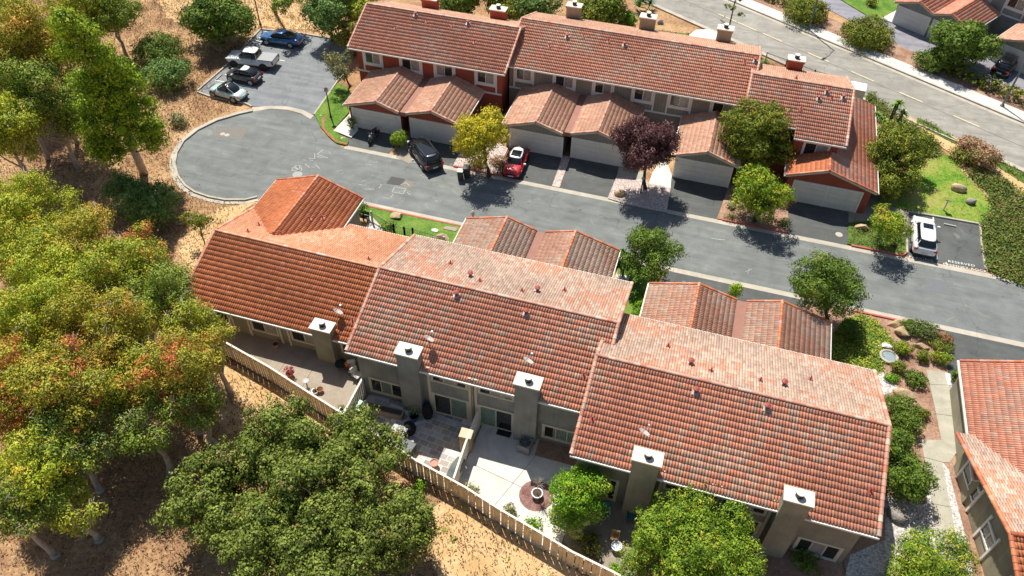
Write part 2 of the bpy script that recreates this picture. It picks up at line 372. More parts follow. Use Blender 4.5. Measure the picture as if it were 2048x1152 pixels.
class Slope:
    def __init__(s, P, N): s.P = Vector(P); s.N = Vector(N).normalized()
    def at(s, x, y): return onP(x, y, s.P, s.N)
def gable_roof(parent, x0, x1, yS, yR, yN, zS, zR, zN, palS, palN, seed=0, rakes=(1, 1), overS=None):
    """ridge along X"""
    dS = Vector((0, yR-yS, zR-zS)); dN = Vector((0, yR-yN, zR-zN))
    sl = []
    if overS:
        for (a, b, ys, zs) in overS:
            d = Vector((0, yR-ys, zR-zs)); sl.append(((a, ys, zs), (1, 0, 0), d, b-a, d.length, palS))
    else: sl.append(((x0, yS, zS), (1, 0, 0), dS, x1-x0, dS.length, palS))
    sl.append(((x0, yN, zN), (1, 0, 0), dN, x1-x0, dN.length, palN))
    roof = roofmesh('roof', sl, parent, seed)
    qs = [[(a, ys, zs), (b, ys, zs), (b, yR, zR), (a, yR, zR)] for a, b, ys, zs in (overS or [(x0, x1, yS, zS)])]
    deck(qs+[[(x0, yN, zN), (x1, yN, zN), (x1, yR, zR), (x0, yR, zR)]], roof, name='roof_deck')
    e = .03
    lines = [[(x0, yR, zR+.05), (x1, yR, zR+.05)]]
    if rakes[0]: lines += [[(x0+.05, (overS[0][2] if overS else yS), (overS[0][3] if overS else zS)+.05), (x0+.05, yR, zR+.05)], [(x0+.05, yN, zN+.05), (x0+.05, yR, zR+.05)]]
    if rakes[1]: lines += [[(x1-.05, (overS[-1][2] if overS else yS), (overS[-1][3] if overS else zS)+.05), (x1-.05, yR, zR+.05)], [(x1-.05, yN, zN+.05), (x1-.05, yR, zR+.05)]]
    caps('ridge_cap', lines, palN if palN != 'pale' else 'pink', roof, .12)
    for a, b, ys, zs in (overS or [(x0, x1, yS, zS)]): MB().box(a, b, ys-.13, ys-.01, zs-.14, zs-.01).build('gutter', GUT, roof)
    MB().box(x0, x1, yN+.01, yN+.13, zN-.14, zN-.01).build('gutter', GUT, roof)
    return roof, Slope((x0, yS, zS), Vector((1, 0, 0)).cross(dS)), Slope((x0, yN, zN), dN.cross(Vector((1, 0, 0))))
def vent(slope, x, y, parent, kind='pipe'):
    p = slope.at(x, y); m = MB(); n = slope.N
    if kind == 'pipe':
        m.tube([p-n*.05, p+Vector((0, 0, .38))], .045, 8); m.mi = 0
        m.obox(p+n*.07, (.3, .3, .03), (Vector((1, 0, 0)), n.cross(Vector((1, 0, 0))), n))
        return m.build('vent_pipe', VENT, parent)
    if kind == 'cap':
        m.mi = 1; m.obox(p+n*.08, (.42, .36, .03), (Vector((1, 0, 0)), n.cross(Vector((1, 0, 0))), n)); m.mi = 0
        m.lathe(p, [(.1, 0), (.1, .3), (.19, .32), (.19, .4), (.05, .46)], 12)
        return m.build('roof_vent', [VENT, FLASH], parent)
def house(parent, x0, x1, yS, yN, zw, yR, zR, mat, ridge_in=.15, name='wall'):
    m = MB(); z = 0
    b = len(m.v); 
    pro = [(yS, z), (yN, z), (yN, zw), (yR, zR-ridge_in), (yS, zw)]
    for x in (x0, x1): m.v += [(x, y, zz) for y, zz in pro]
    m.f = [(0, 1, 2, 3, 4), (9, 8, 7, 6, 5)]+[(i, 5+i, 5+(i+1) % 5, (i+1) % 5) for i in range(5)]; m.m = [0]*7
    return m.build(name, mat, parent)
def chimney(parent, x0, x1, y0, y1, ztop, mat, dish=None):
    c = MB(); c.box(x0+.07, x1-.07, y0+.06, y1-.06, 0, ztop-.28); c.box(x0, x1, y0, y1, ztop-.28, ztop-.1)
    o = c.build('chimney', mat, parent)
    MB().box(x0-.03, x1+.03, y0-.03, y1+.03, ztop-.1, ztop).build('chimney_cap', CAP, o)
    cx, cyy = (x0+x1)/2, (y0+y1)/2
    f = MB(); f.mi = 0; f.lathe((cx, cyy, ztop-.01), [(.22, 0), (.22, .34)], 16); f.mi = 1; f.lathe((cx, cyy, ztop+.33), [(.24, 0), (.24, .04), (.2, .06)], 16)
    f.build('flue', [BLACK, GUT], o)
    if dish:
        x, y, z = dish; d = MB(); d.mi = 1; d.tube([(x, y, z-.9), (x, y, z)], .03, 6)
        n = Vector((.35, .5, .74)).normalized()
        dd = MB(); a = n.cross(Vector((0, 0, 1))).normalized(); b = n.cross(a)
        d.mi = 0; b0 = len(d.v); prof = [(.0, -.09), (.2, -.06), (.36, 0), (.36, .015), (.2, -.04), (0, -.07)]
        for r_, h_ in prof:
            for k in range(14): t = 2*math.pi*k/14; d.v.append(tuple(Vector((x, y, z+.05))+a*math.cos(t)*r_+b*math.sin(t)*r_+n*h_))
        for i in range(5):
            for k in range(14): j = (k+1) % 14; d.f.append((b0+i*14+k, b0+i*14+j, b0+(i+1)*14+j, b0+(i+1)*14+k)); d.m.append(0)
        e = Vector((x, y, z+.05))-b*.3; t = Vector((x, y, z+.05))+n*.5-b*.1
        d.mi = 1; d.tube([e, t], .02, 5); d.obox(t, (.1, .1, .14))
        d.build('satellite_dish', [FLASH, METAL], parent)
    return o
def window(parent, x0, x1, z0, z1, y, frame=TRIMW, tr=.14, panes=2, glass=None, curtain=None, face=-1, dep=.07, sill=True):
    """window on a wall facing -Y (face=-1). x0..x1,z0..z1 are the opening"""
    f = MB(); yo = y+face*dep
    a, b = sorted((y, yo))
    f.box(x0-tr, x0, a, b, z0-tr, z1+tr); f.box(x1, x1+tr, a, b, z0-tr, z1+tr); f.box(x0, x1, a, b, z1, z1+tr); f.box(x0, x1, a, b, z0-tr, z0)
    o = f.build('window', frame, parent)
    g = MB(); g.box(x0, x1, *sorted((y, y+face*.02)), z0, z1); g.build('pane', glass or GLASS, o)
    k = MB()
    for i in range(1, panes):
        xx = x0+(x1-x0)*i/panes; k.box(xx-.03, xx+.03, *sorted((y+face*.02, y+face*.05)), z0, z1)
    for (p, q, r, s_) in ((x0, x0+.04, z0, z1), (x1-.04, x1, z0, z1)): k.box(p, q, *sorted((y+face*.02, y+face*.05)), r, s_)
    k.box(x0+.04, x1-.04, *sorted((y+face*.02, y+face*.05)), z1-.04, z1); k.box(x0+.04, x1-.04, *sorted((y+face*.02, y+face*.05)), z0, z0+.04)
    k.build('sash', frame, o)
    if curtain:
        c = MB(); n = 14; xa, xb = curtain[1], curtain[2]; xa = x0+(x1-x0)*xa; xb = x0+(x1-x0)*xb
        for i in range(n):
            xm = xa+(xb-xa)*i/n; c.box(xm+.01, xm+(xb-xa)/n-.01, *sorted((y+face*.02, y+face*(.026+.006*(i % 2)))), z0+.06, z1-.06)
        c.build('curtain', curtain[0], o)
    return o
def trims(parent, bars, y, mat=CREAM, dep=.05, name='wall_trim'):
    for x0, x1, z0, z1 in bars: MB().box(x0, x1, y-dep, y, z0, z1).build(name, mat, parent)
def garage(parent, x0, xr, x1, yF, yB, zr, zl, zrr, wall, pal, seed, face=1, door=None, dmat=DOORM, two=False, gutl=True, gutr=True, inset=.45, palE=None):
    """garage wing, ridge along Y at xr; yF is the front rake line; face=+1 front looks +Y, -1 looks -Y"""
    yw = yF-face*inset; wl, wr = x0+(.35 if gutl else .02), x1-(.35 if gutr else .02)
    kl, kr = (zr-zl)/(xr-x0), (zr-zrr)/(x1-xr)
    zwl, zwr = zl+(wl-x0)*kl-.12, zrr+(x1-wr)*kr-.12
    m = MB(); pro = [(wl, 0), (wr, 0), (wr, zwr), (xr, zr-.14), (wl, zwl)]
    ys = sorted((yw, yB)); m.v = [(x, ys[0], z) for x, z in pro]+[(x, ys[1], z) for x, z in pro]
    m.f = [(0, 1, 2, 3, 4), (9, 8, 7, 6, 5)]+[(i, 5+i, 5+(i+1) % 5, (i+1) % 5) for i in range(5)]; m.m = [0]*7
    g = m.build('garage', wall, parent)
    ya, yb = sorted((yF, yB)); L = yb-ya
    dW = Vector((xr-x0, 0, zr-zl)); dE = Vector((xr-x1, 0, zr-zrr))
    roofmesh('garage_roof', [((x0, ya, zl), (0, 1, 0), dW, L, dW.length, pal), ((x1, ya, zrr), (0, 1, 0), dE, L, dE.length, palE or pal)], g, seed)
    deck([[(x0, ya, zl), (x0, yb, zl), (xr, yb, zr), (xr, ya, zr)], [(x1, ya, zrr), (x1, yb, zrr), (xr, yb, zr), (xr, ya, zr)]], g, .16, 'barge_board', CREAM)
    caps('ridge_cap', [[(xr, ya, zr+.05), (xr, yb, zr+.05)], [(x0, yF-face*.06, zl+.04), (xr, yF-face*.06, zr+.04)], [(xr, yF-face*.06, zr+.04), (x1, yF-face*.06, zrr+.04)]], 'orange' if pal != 'pink' else 'pink', g, .11)
    if gutl: MB().box(x0-.12, x0-.005, ya, yb, zl-.14, zl-.01).build('gutter', GUT, g)
    if gutr: MB().box(x1+.005, x1+.12, ya, yb, zrr-.14, zrr-.01).build('gutter', GUT, g)
    if door:
        d0, d1, dh = door; y1 = yw+face*.05
        f = MB(); aa = sorted((yw, yw+face*.09)); f.box(d0-.16, d0, *aa, 0, dh+.14); f.box(d1, d1+.16, *aa, 0, dh+.14); f.box(d0, d1, *aa, dh, dh+.14); f.build('door_frame', TRIMW, g)
        spans = [(d0, d1)] if not two else [(d0, (d0+d1)/2-.06), ((d0+d1)/2+.06, d1)]
        for s0, s1 in spans:
            k = MB()
            for i in range(4): k.box(s0+.004, s1-.004, *sorted((yw, y1)), i*dh/4+.012, (i+1)*dh/4-.012)
            k.box(s0+.004, s1-.004, *sorted((yw, yw+face*.03)), .012, dh-.004)
            k.build('garage_door', dmat, g)
        if two: MB().box((d0+d1)/2-.06, (d0+d1)/2+.06, *sorted((yw, yw+face*.08)), 0, dh).build('door_post', TRIMW, g)
    return g
# ------------------------------------------------------------------ BUILDINGS
# front row, middle block
b2 = thing('townhouse_block', 'grey two storey block with mottled tile roof, middle of the near row', 'building', (-10.5, 33, 0), 'townhouse blocks of the near row')
house(b2, -18.4, -3.1, 27.68, 38.4, 4.32, 33.24, 6.53, GREYD)
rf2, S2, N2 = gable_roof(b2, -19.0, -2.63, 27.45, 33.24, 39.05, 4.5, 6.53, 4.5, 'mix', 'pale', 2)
chimney(b2, -15.38, -13.85, 27.12, 28.1, 6.0, GREYD, (-13.75, 28.9, 5.9))
chimney(b2, -7.72, -6.12, 27.1, 28.05, 6.0, GREYD, (-7.25, 28.7, 6.4))
for x, y, k in ((913, 592, 'cap'), (1052, 628, 'cap'), (1167, 752, 'pipe'), (705, 658-15, 'pipe')): vent(S2, x, y, rf2, k)
for x, y, k in ((901, 528, 'pipe'), (941, 553, 'cap'), (960, 563, 'pipe'), (1044, 583, 'pipe'), (1075, 583, 'cap'), (1129, 582, 'pipe')): vent(N2, x, y, rf2, k)
def wpx(Y, tl, br):
    a, b = onY(*tl, Y), onY(*br, Y); return a.x, b.x, b.z, a.z
Y2 = 27.68
a = onY(741, 752, Y2); b = onY(808, 790, Y2)
window(b2, -17.7, -15.5, .65, 1.9, Y2, CREAM, .15, 3, curtain=(CURT, .3, .7))
def bay(par, xa, xb, Y, zt=4.7, zc=3.52, cur=(CURT, .5, 1), z0=.1, cm=GREYD, dh=2.05):
    """full-height bay: clerestory strip, panel, sliding door"""
    window(par, xa, xb, zc, zc+.5, Y, CREAM, .12, 3, curtain=(CURW, .3, .75))
    window(par, xa, xb, z0, dh, Y, CREAM, .16, 2, curtain=cur)
    trims(par, [(xa-.34, xa-.17, 0, zt), (xb+.17, xb+.34, 0, zt)], Y, CREAM, .09)
xa = onY(864, 790, Y2).x; xb = onY(929, 810, Y2).x
bay(b2, -13.2, -10.95, Y2)
bay(b2, -10.05, -7.9, Y2, cur=(CURT, 0, .5))
window(b2, -5.75, -3.5, .6, 1.75, Y2, CREAM, .16, 3, curtain=(CURT, .25, .9))
trims(b2, [(-10.56, -10.44, 0, 4.7)], Y2, GREY, .16, 'downpipe')
# its garage pair
garage(b2, -16.72, -13.38, -10.97, 44.2, 37.0, 3.55, 2.55, 2.83, GREYD, 'dusty', 11, 1, (-15.9, -11.2, 2.1), gutr=False)
garage(b2, -10.27, -7.91, -4.39, 44.25, 37.0, 3.55, 2.83, 2.55, GREYD, 'dusty', 12, 1, (-10.0, -5.3, 2.1), gutl=False)
m = MB(); m.quad((-10.99, 37, 2.82), (-10.25, 37, 2.82), (-10.25, 44.15, 2.82), (-10.99, 44.15, 2.82)); m.box(-10.99, -10.25, 37, 44.1, 2.5, 2.8); m.build('flat_roof_strip', BROWNF, b2)
# front row, right block
b3 = thing('townhouse_block', 'grey two storey block with mottled tile roof, right end of the near row', 'building', (5, 30, 0), 'townhouse blocks of the near row')
house(b3, -3.09, 12.85, 24.8, 35.4, 4.35, 30.22, 6.6, GREY)
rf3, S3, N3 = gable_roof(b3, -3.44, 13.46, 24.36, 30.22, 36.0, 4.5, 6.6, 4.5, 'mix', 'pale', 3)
chimney(b3, 0.0, 1.62, 23.98, 24.88, 6.2, GREY, (.35, 25.6, 6.6))
chimney(b3, 8.1, 9.62, 24.0, 24.88, 6.2, GREY)
for x, y, k in ((1391, 785, 'cap'), (1533, 818, 'cap'), (1184, 840, 'pipe'), (1740, 984, 'pipe')): vent(S3, x, y, rf3, k)
for x, y, k in ((1336, 694, 'pipe'), (1381, 728, 'cap'), (1422, 743, 'pipe'), (1520, 762, 'pipe'), (1567, 770, 'cap'), (1620, 760, 'pipe')): vent(N3, x, y, rf3, k)
Y3 = 24.8
bay(b3, 2.15, 4.4, Y3, zc=3.0, cur=(CURW, .6, .9), cm=GREY); bay(b3, 5.4, 7.75, Y3, zc=3.0, cur=(CURW, .2, .4), cm=GREY)
window(b3, 10.15, 12.35, .25, 1.6, Y3, CREAM, .16, 3, curtain=(CURW, .3, .7))
window(b3, -2.4, -.55, .2, 2.3, Y3, CREAM, .14, 2, curtain=(CURW, .2, .8))
garage(b3, -1.59, 1.86, 4.62, 41.45, 34.5, 3.55, 2.55, 2.83, GREY, 'dusty', 13, 1, (-.8, 4.2, 2.1), gutr=False)
garage(b3, 5.38, 7.66, 11.21, 41.5, 34.5, 3.55, 2.83, 2.55, GREY, 'dusty', 14, 1, (5.6, 10.3, 2.1), gutl=False)
m = MB(); m.box(4.6, 5.4, 34.5, 41.4, 2.4, 2.8); m.build('flat_roof_strip', BROWNF, b3)
S13 = Slope((1.86, 38, 3.55), (1/3, 0, 1)); S13b = Slope((1.86, 38, 3.55), (.72/2.76, 0, 1))
# front row, left block (single storey)
b1 = thing('townhouse_block', 'grey house with bright orange tile roof beside the round turning area', 'building', (-26, 35, 0), 'townhouse blocks of the near row')
xL = -33.25
house(b1, xL+.5, -18.42, 29.98, 40.1, 2.3, 35.08, 4.45, GREY)
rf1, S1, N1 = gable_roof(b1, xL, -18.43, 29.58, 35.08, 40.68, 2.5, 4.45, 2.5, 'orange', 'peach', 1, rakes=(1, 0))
chimney(b1, -22.72, -21.2, 29.25, 30.2, 3.5, GREY, (-21.35, 31.0, 3.7))
for x, y, k in ((519, 452, 'pipe'), (497, 465, 'pipe'), (563, 470, 'pipe'), (738, 520, 'pipe')): vent(N1, x, y, rf1, k)
Y1 = 29.98
for (p, q) in ((-32.2, -29.85), (-27.95, -26.0), (-24.8, -22.85)):
    window(b1, p, q, .82, 2.05, Y1, CREAM, .11, 2, curtain=(CURW, .1, .5) if p < -30 else (CURW, .5, .95))
trims(b1, [(x, x+.15, 0, 2.42) for x in (-29.62, -28.3, -25.8, -25.15)], Y1, CREAM, .08)
window(b1, -20.9, -18.9, .85, 2.05, Y1, CREAM, .13, 2)
g1 = garage(b1, -33.2, -29.2, -25.45, 43.72, 36.4, 4.15, 2.8, 2.8, GREY, 'orange', 15, 1, (-32.0, -27.2, 2.15))
SE1 = Slope((-25.45, 43, 2.8), (.36, 0, 1))
for x, y in ((620, 440), (646, 438)): vent(SE1, x, y, b1, 'pipe')
# far row, red block on the left
def upper(par, x0, x1, Y, wins, mat, z=5):
    for a, c in wins: window(par, a, c, z-1.65, z-.55, Y, TRIMW, .14, 2, curtain=(CURW, .5, 1) if random.random() < .6 else (CURW, 0, .45))
    bars = []
    for a, c in wins: bars += [(a-.3, a-.15, z-2.55, z-.3), (c+.15, c+.3, z-2.55, z-.3), (a-.15, c+.15, z-1.94, z-1.8)]
    trims(par, bars, Y, TRIMW, .06)
    trims(par, [(x0, x1, z-2.72, z-2.56)], Y, TRIMW, .07)
b4 = thing('townhouse_block', 'rust red two storey block with pinkish tile roof beside the small parking lot', 'building', (-27, 66, 0), 'townhouse blocks of the far row')
house(b4, -34.6, -19.6, 62.6, 71.4, 4.72, 67.1, 7.1, REDW)
rf4, S4, N4 = gable_roof(b4, -35.2, -19.1, 61.95, 67.0, 72.1, 5, 7.1, 5, 'red', 'pink', 4)
def wx(px, py, Y): return onY(px, py, Y).x
upper(b4, -34.6, -19.65, 62.6, [(wx(731, 112, 62.6), wx(760, 118, 62.6)), (wx(804, 123, 62.6), wx(839, 130, 62.6)), (wx(873, 135, 62.6), wx(905, 142, 62.6)), (wx(955, 150, 62.6), wx(988, 158, 62.6))], REDW)
for x, y, k in ((791, 58, 'pipe'), (831, 32, 'cap'), (854, 45, 'pipe'), (904, 53, 'pipe'), (936, 49, 'cap'), (949, 86, 'pipe')): vent(S4, x, y, rf4, k)
def chim2(par, px0, px1, pyb, Y, zt, mat, dish=None):
    a = onY(px0, pyb, Y); b = onY(px1, pyb, Y); return chimney(par, a.x, b.x, Y, Y+1.0, zt, mat, dish)
chim2(b4, 978, 1010, 15, 71.2, 6.4, REDW); chim2(b4, 841, 872, 0, 71.2, 6.4, REDW)
garage(b4, -33.13, -29.75, -27.55, 55.95, 62.62, 3.55, 2.55, 2.83, REDW, 'pink', 16, -1, (-32.4, -27.7, 2.1), gutr=False)
garage(b4, -26.85, -24.35, -21.4, 56.05, 62.62, 3.55, 2.83, 2.55, REDW, 'pink', 17, -1, (-26.55, -22.0, 2.1), gutl=False)
MB().box(-27.57, -26.83, 56.2, 62.6, 2.4, 2.8).build('flat_roof_strip', BROWNF, b4)
# far row, grey block
b5 = thing('townhouse_block', 'long grey two storey block with orange-brown roof, middle of the far row', 'building', (-8, 70, 0), 'townhouse blocks of the far row')
house(b5, -19.4, 2.55, 64.3, 74.4, 4.72, 69.3, 7.0, SIDE)
rf5, S5, N5 = gable_roof(b5, -19.75, 3.25, 63.6, 69.15, 74.7, 5, 7, 5, 'mix', 'pink', 5)
upper(b5, -19.4, 2.5, 64.3, [(wx(p, 165, 64.3), wx(q, 165, 64.3)) for p, q in ((1033, 1062), (1111, 1146), (1191, 1224), (1272, 1308), (1347, 1386), (1437, 1480))], SIDE)
for x, y, k in ((1134, 76, 'cap'), (1167, 75, 'pipe'), (1099, 94, 'pipe'), (1217, 85, 'pipe'), (1249, 92, 'cap'), (1268, 120, 'pipe'), (1421, 142, 'pipe'), (1489, 127, 'pipe'), (1510, 124, 'cap')): vent(S5, x, y, rf5, k)
chim2(b5, 1130, 1160, 38, 74.0, 6.6, GREY); chim2(b5, 1276, 1309, 58, 74.0, 6.6, GREY, (-9.8, 75.6, 6.2)); chim2(b5, 1430, 1463, 80, 74.0, 6.6, GREY, (-.9, 75.6, 6.6))
garage(b5, -18.02, -14.8, -12.3, 57.35, 64.32, 3.55, 2.55, 2.83, SIDE, 'pink', 18, -1, (-17.2, -12.4, 2.1), gutr=False)
garage(b5, -11.6, -9.2, -6.1, 57.65, 64.32, 3.55, 2.83, 2.55, SIDE, 'pink', 19, -1, (-11.4, -6.7, 2.1), gutl=False)
MB().box(-12.32, -11.58, 57.8, 64.3, 2.4, 2.8).build('flat_roof_strip', BROWNF, b5)
garage(b5, -2.46, .5, 3.3, 57.6, 64.32, 3.55, 2.55, 2.6, SIDE, 'pink', 20, -1, (-1.95, 2.75, 2.1))
# far row, red end block
b6 = thing('townhouse_block', 'rust red house with a stepped roof edge at the right end of the far row', 'building', (8, 65, 0), 'townhouse blocks of the far row')
house(b6, 3.0, 11.0, 61.4, 70.8, 4.9, 65.7, 7.0, REDW)
MB().box(7.3, 10.99, 60.5, 61.4, 0, 4.72).build('wall', REDW, b6)
rf6, S6, N6 = gable_roof(b6, 2.7, 11.5, 59.9, 65.7, 71.4, 5, 7, 5, 'red', 'pink', 6, overS=[(2.7, 7.2, 60.9, 5.34), (7.2, 11.5, 59.9, 5.0)])
window(b6, wx(1610, 290, 60.5), wx(1655, 300, 60.5), 3.2, 4.4, 60.5, TRIMW, .16, 2, curtain=(CURW, .5, 1))
for x, y, k in ((1592, 158, 'pipe'), (1637, 200, 'cap'), (1653, 187, 'cap'), (1663, 199, 'pipe'), (1686, 198, 'cap'), (1601, 220, 'pipe')): vent(S6, x, y, rf6, k)
chim2(b6, 1569, 1605, 143, 70.7, 6.3, REDW)
gw = garage(b6, 7.2, 10.46, 14.7, 57.5, 60.49, 3.95, 2.75, 2.6, REDW, 'orange', 21, -1, (8.2, 13.6, 2.1), two=True, palE='red')
dE = Vector((10.46-14.7, 0, 3.95-2.6))
roofmesh('wing_roof', [((14.7, 60.5, 2.6), (0, 1, 0), dE, 10.9, dE.length, 'red')], b6, 22)
deck([[(14.7, 60.5, 2.6), (14.7, 71.4, 2.6), (10.46, 71.4, 3.95), (10.46, 60.5, 3.95)]], b6, .14, 'wing_roof_deck')
MB().box(11.02, 14.3, 60.5, 71.0, 0, 2.55).build('wall', REDW, b6)
MB().box(14.71, 14.83, 57.5, 71.4, 2.46, 2.6).build('gutter', GUT, b6)
# lower right house
b7 = thing('townhouse_block', 'low grey house with white wall trim and orange roof, right of the paved path', 'building', (24, 30, 0))
ang = R(9); ca, sa = math.cos(ang), math.sin(ang); O7 = Vector((20.0, 26.5, 0))
def loc7(x, y, z): return (O7.x+x*ca-y*sa, O7.y+x*sa+y*ca, z)
U7 = (ca, sa, 0); dN7 = Vector(loc7(0, 0, 4.7))-Vector(loc7(0, 7.7, 2.7)); dS7 = Vector(loc7(0, 0, 4.7))-Vector(loc7(0, -7.7, 2.7))
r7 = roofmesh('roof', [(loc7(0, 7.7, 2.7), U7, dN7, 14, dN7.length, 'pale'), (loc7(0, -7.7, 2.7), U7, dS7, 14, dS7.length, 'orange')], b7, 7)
deck([[loc7(0, 7.7, 2.7), loc7(14, 7.7, 2.7), loc7(14, 0, 4.7), loc7(0, 0, 4.7)], [loc7(0, -7.7, 2.7), loc7(14, -7.7, 2.7), loc7(14, 0, 4.7), loc7(0, 0, 4.7)]], r7)
caps('ridge_cap', [[loc7(0, 0, 4.75), loc7(14, 0, 4.75)], [loc7(.05, 7.7, 2.74), loc7(.05, 0, 4.74)], [loc7(.05, -7.7, 2.74), loc7(.05, 0, 4.74)]], 'orange', r7, .14)
m = MB(); pr = [(-7.1, 0), (7.1, 0), (7.1, 2.72), (0, 4.53), (-7.1, 2.72)]
m.v = [loc7(.75, y, z) for y, z in pr]+[loc7(13.5, y, z) for y, z in pr]
m.f = [(4, 3, 2, 1, 0), (5, 6, 7, 8, 9)]+[(i, (i+1) % 5, 5+(i+1) % 5, 5+i) for i in range(5)]; m.m = [0]*7
m.build('wall', GREY, b7)
def w7(bars, x0, x1, name, mat, par=b7):
    for y0, y1, z0, z1 in bars:
        c = Vector(loc7((x0+x1)/2, (y0+y1)/2, (z0+z1)/2)); o = MB().obox(c, (abs(x1-x0), y1-y0, z1-z0), az=ang).build(name, mat, par)
    return o
for y0, y1, gl in ((4.0, 6.2, 1), (.9, 2.2, 1), (-3.6, -1.4, 1)):
    w7([(y0-.15, y0, .1, 2.6), (y1, y1+.15, .1, 2.6), (y0, y1, 2.0, 2.15), (y0, y1, 1.0, 1.13)], .66, .75, 'wall_trim', TRIMW)
    ww = w7([(y0+.02, y1-.02, 1.13, 2.0)], .72, .75, 'window', GLASS); w7([((y0+y1)/2-.03, (y0+y1)/2+.03, 1.13, 2.0)], .69, .72, 'sash', TRIMW, ww)
ga = garage(b7, 19.55, 23.2, 26.8, 40.45, 31.0, 3.9, 2.65, 2.65, GREY, 'red', 23, 1, (20.4, 25.4, 2.1))
# houses across the upper road
def rot_house(ox, oy, deg):
    pass
b8 = thing('townhouse_block', 'grey block with brown tile roof and garages across the upper road', 'building', (0, 0, 0))
garage(b8, 0, 2.7, 4.6, 0, 6.8, 3.5, 2.5, 2.8, GREYD, 'red', 31, -1, (.6, 4.3, 2.05), gutr=False)
garage(b8, 4.6, 6.5, 9.2, 0, 6.8, 3.5, 2.8, 2.5, GREYD, 'red', 32, -1, (4.9, 8.3, 2.05), gutl=False)
house(b8, 1, 26, 7.2, 17, 4.72, 12, 6.9, GREYD)
rf8, _, _ = gable_roof(b8, .5, 26, 6.5, 12, 17.5, 5, 6.9, 5, 'red', 'pink', 8)
upper(b8, 1, 26, 7.2, [(5.5, 7.3), (9.3, 11.1), (13, 15)], GREYD)
garage(b8, 11.6, 14.6, 17.6, 0.5, 6.8, 3.5, 2.5, 2.5, GREYD, 'pink', 33, -1, (12.3, 17.0, 2.05))
b8.location = (17.4, 95.2, 0); b8.rotation_euler = (0, 0, R(-32))
# ------------------------------------------------------------------ GROUND
def sheet(name, poly, z, mat, kind='structure'):
    m = MB(); m.prism(poly, z-.05 if z > .03 else z-.003, z); return tag(m.build(name, mat), kind=kind)
m = MB(); m.quad((-400, -150, -.03), (400, -150, -.03), (400, 600, -.03), (-400, 600, -.03)); struct('ground', m, DIRT)
YS, YN = 46.35, 52.85
cul = P2([(620, 236), (600, 227), (575, 221), (540, 218), (512, 221), (480, 228), (434, 241), (395, 260), (366, 283), (352, 307), (348, 330), (354, 353), (369, 373), (388, 386), (417, 396), (450, 402), (490, 402)])
street = cul+[(-34, 44.4), (-31, 45.9), (-28, YS), (40, YS), (40, YN), (-32.0, YN), (-33.6, 53.6), (-35.4, 54.9), (-36.3, 56.5), (-37.2, 58.2)]
sheet('street', street, .0, ASPH)
lot = P2([(627, 229), (655, 190), (672, 160), (690, 140), (700, 110), (672, 81), (608, 69), (524, 58), (521, 61), (462, 125), (396, 183), (420, 192), (493, 207), (508, 213), (540, 213), (575, 216), (603, 222)])
sheet('parking_lot', lot, .004, asphaltm('asphalt_lot', '#7a7e7f', .1))
# concrete swale between the lot and the turning circle
sw_a = P2([(507, 223), (540, 217.5), (577, 220), (602, 227), (621, 238)]); sw_b = P2([(628, 231), (606, 220), (576, 213), (540, 211.5), (503, 215)])
sheet('concrete_swale', sw_a+sw_b, .009, CONC)
# gutters and kerbs
m = MB(); m.prism([(-28, YS-.5), (40, YS-.5), (40, YS), (-28, YS)], -.01, .006); m.prism([(-32, YN), (40, YN), (40, YN+.5), (-32, YN+.5)], -.01, .006)
struct('gutter_pan', m, CONC)
kc = P2([(505, 222), (478, 228), (434, 241), (395, 260), (366, 283), (352, 307), (348, 330), (354, 353), (369, 373), (388, 386), (417, 396), (450, 402), (490, 402), (515, 396)])
m = MB(); m.strip(kc[::-1], -.17, -.02, .14); m2 = MB()
m.strip([(-33.8, 44.0), (-31, 45.5), (-27.6, YS-.48)], .16, -.02, .13)
for xs in ((-42.3, 0),): pass
struct('kerb', m, CONC)
m = MB(); 
for i in range(len(kc)-1): pass
m.strip(kc[::-1], .42, -.01, .008); struct('kerb_gutter', m, CONC)
def kerb(name, pts, mat=CONC, wd=.16, h=.13): m = MB(); m.strip(pts, wd, -.02, h); return struct(name, m, mat)
kerb('lot_kerb', P2([(505, 213), (493, 207), (420, 192.5), (396, 184)])); kerb('lot_kerb', P2([(396, 183), (462, 125), (521, 61)]), CONC); kerb('lot_kerb', P2([(521, 60), (606, 69), (672, 80.5)]), CONC)
kerb('lot_kerb', P2([(694, 140), (672, 165), (650, 197), (627, 230)]), CONC)
kerb('red_kerb', [(-35.9, 57.3), (-36.0, 56.4), (-35.1, 54.9), (-33.4, 53.6), (-31.9, YN+.46)], REDC)
kerb('red_kerb', [(-27.6, YS-.48), (-17.3, YS-.48)][::-1], REDC)
kerb('red_kerb', [(-21.3, YN+.46), (-16.6, YN+.46)], REDC); kerb('red_kerb', [(2.9, YN+.46), (8.3, YN+.46)], REDC); kerb('red_kerb', [(13.4, YN+.46), (17.4, YN+.46), (17.8, YN+1.0)], REDC)
kerb('kerb', [(-6.9, YN+.46), (-3.2, YN+.46)]); kerb('kerb', [(26.3, YN+2.2), (26.7, YN+1.0), (27.8, YN+.46), (40, YN+.46)]); kerb('red_kerb', [(13.6, YS-.48), (18.0, YS-.48)][::-1], REDC); kerb('kerb', [(18.0, YS-.48), (20.0, YS-.48)][::-1])
kerb('kerb', [(-3.9, YS-.48), (-1.1, YS-.48)][::-1])
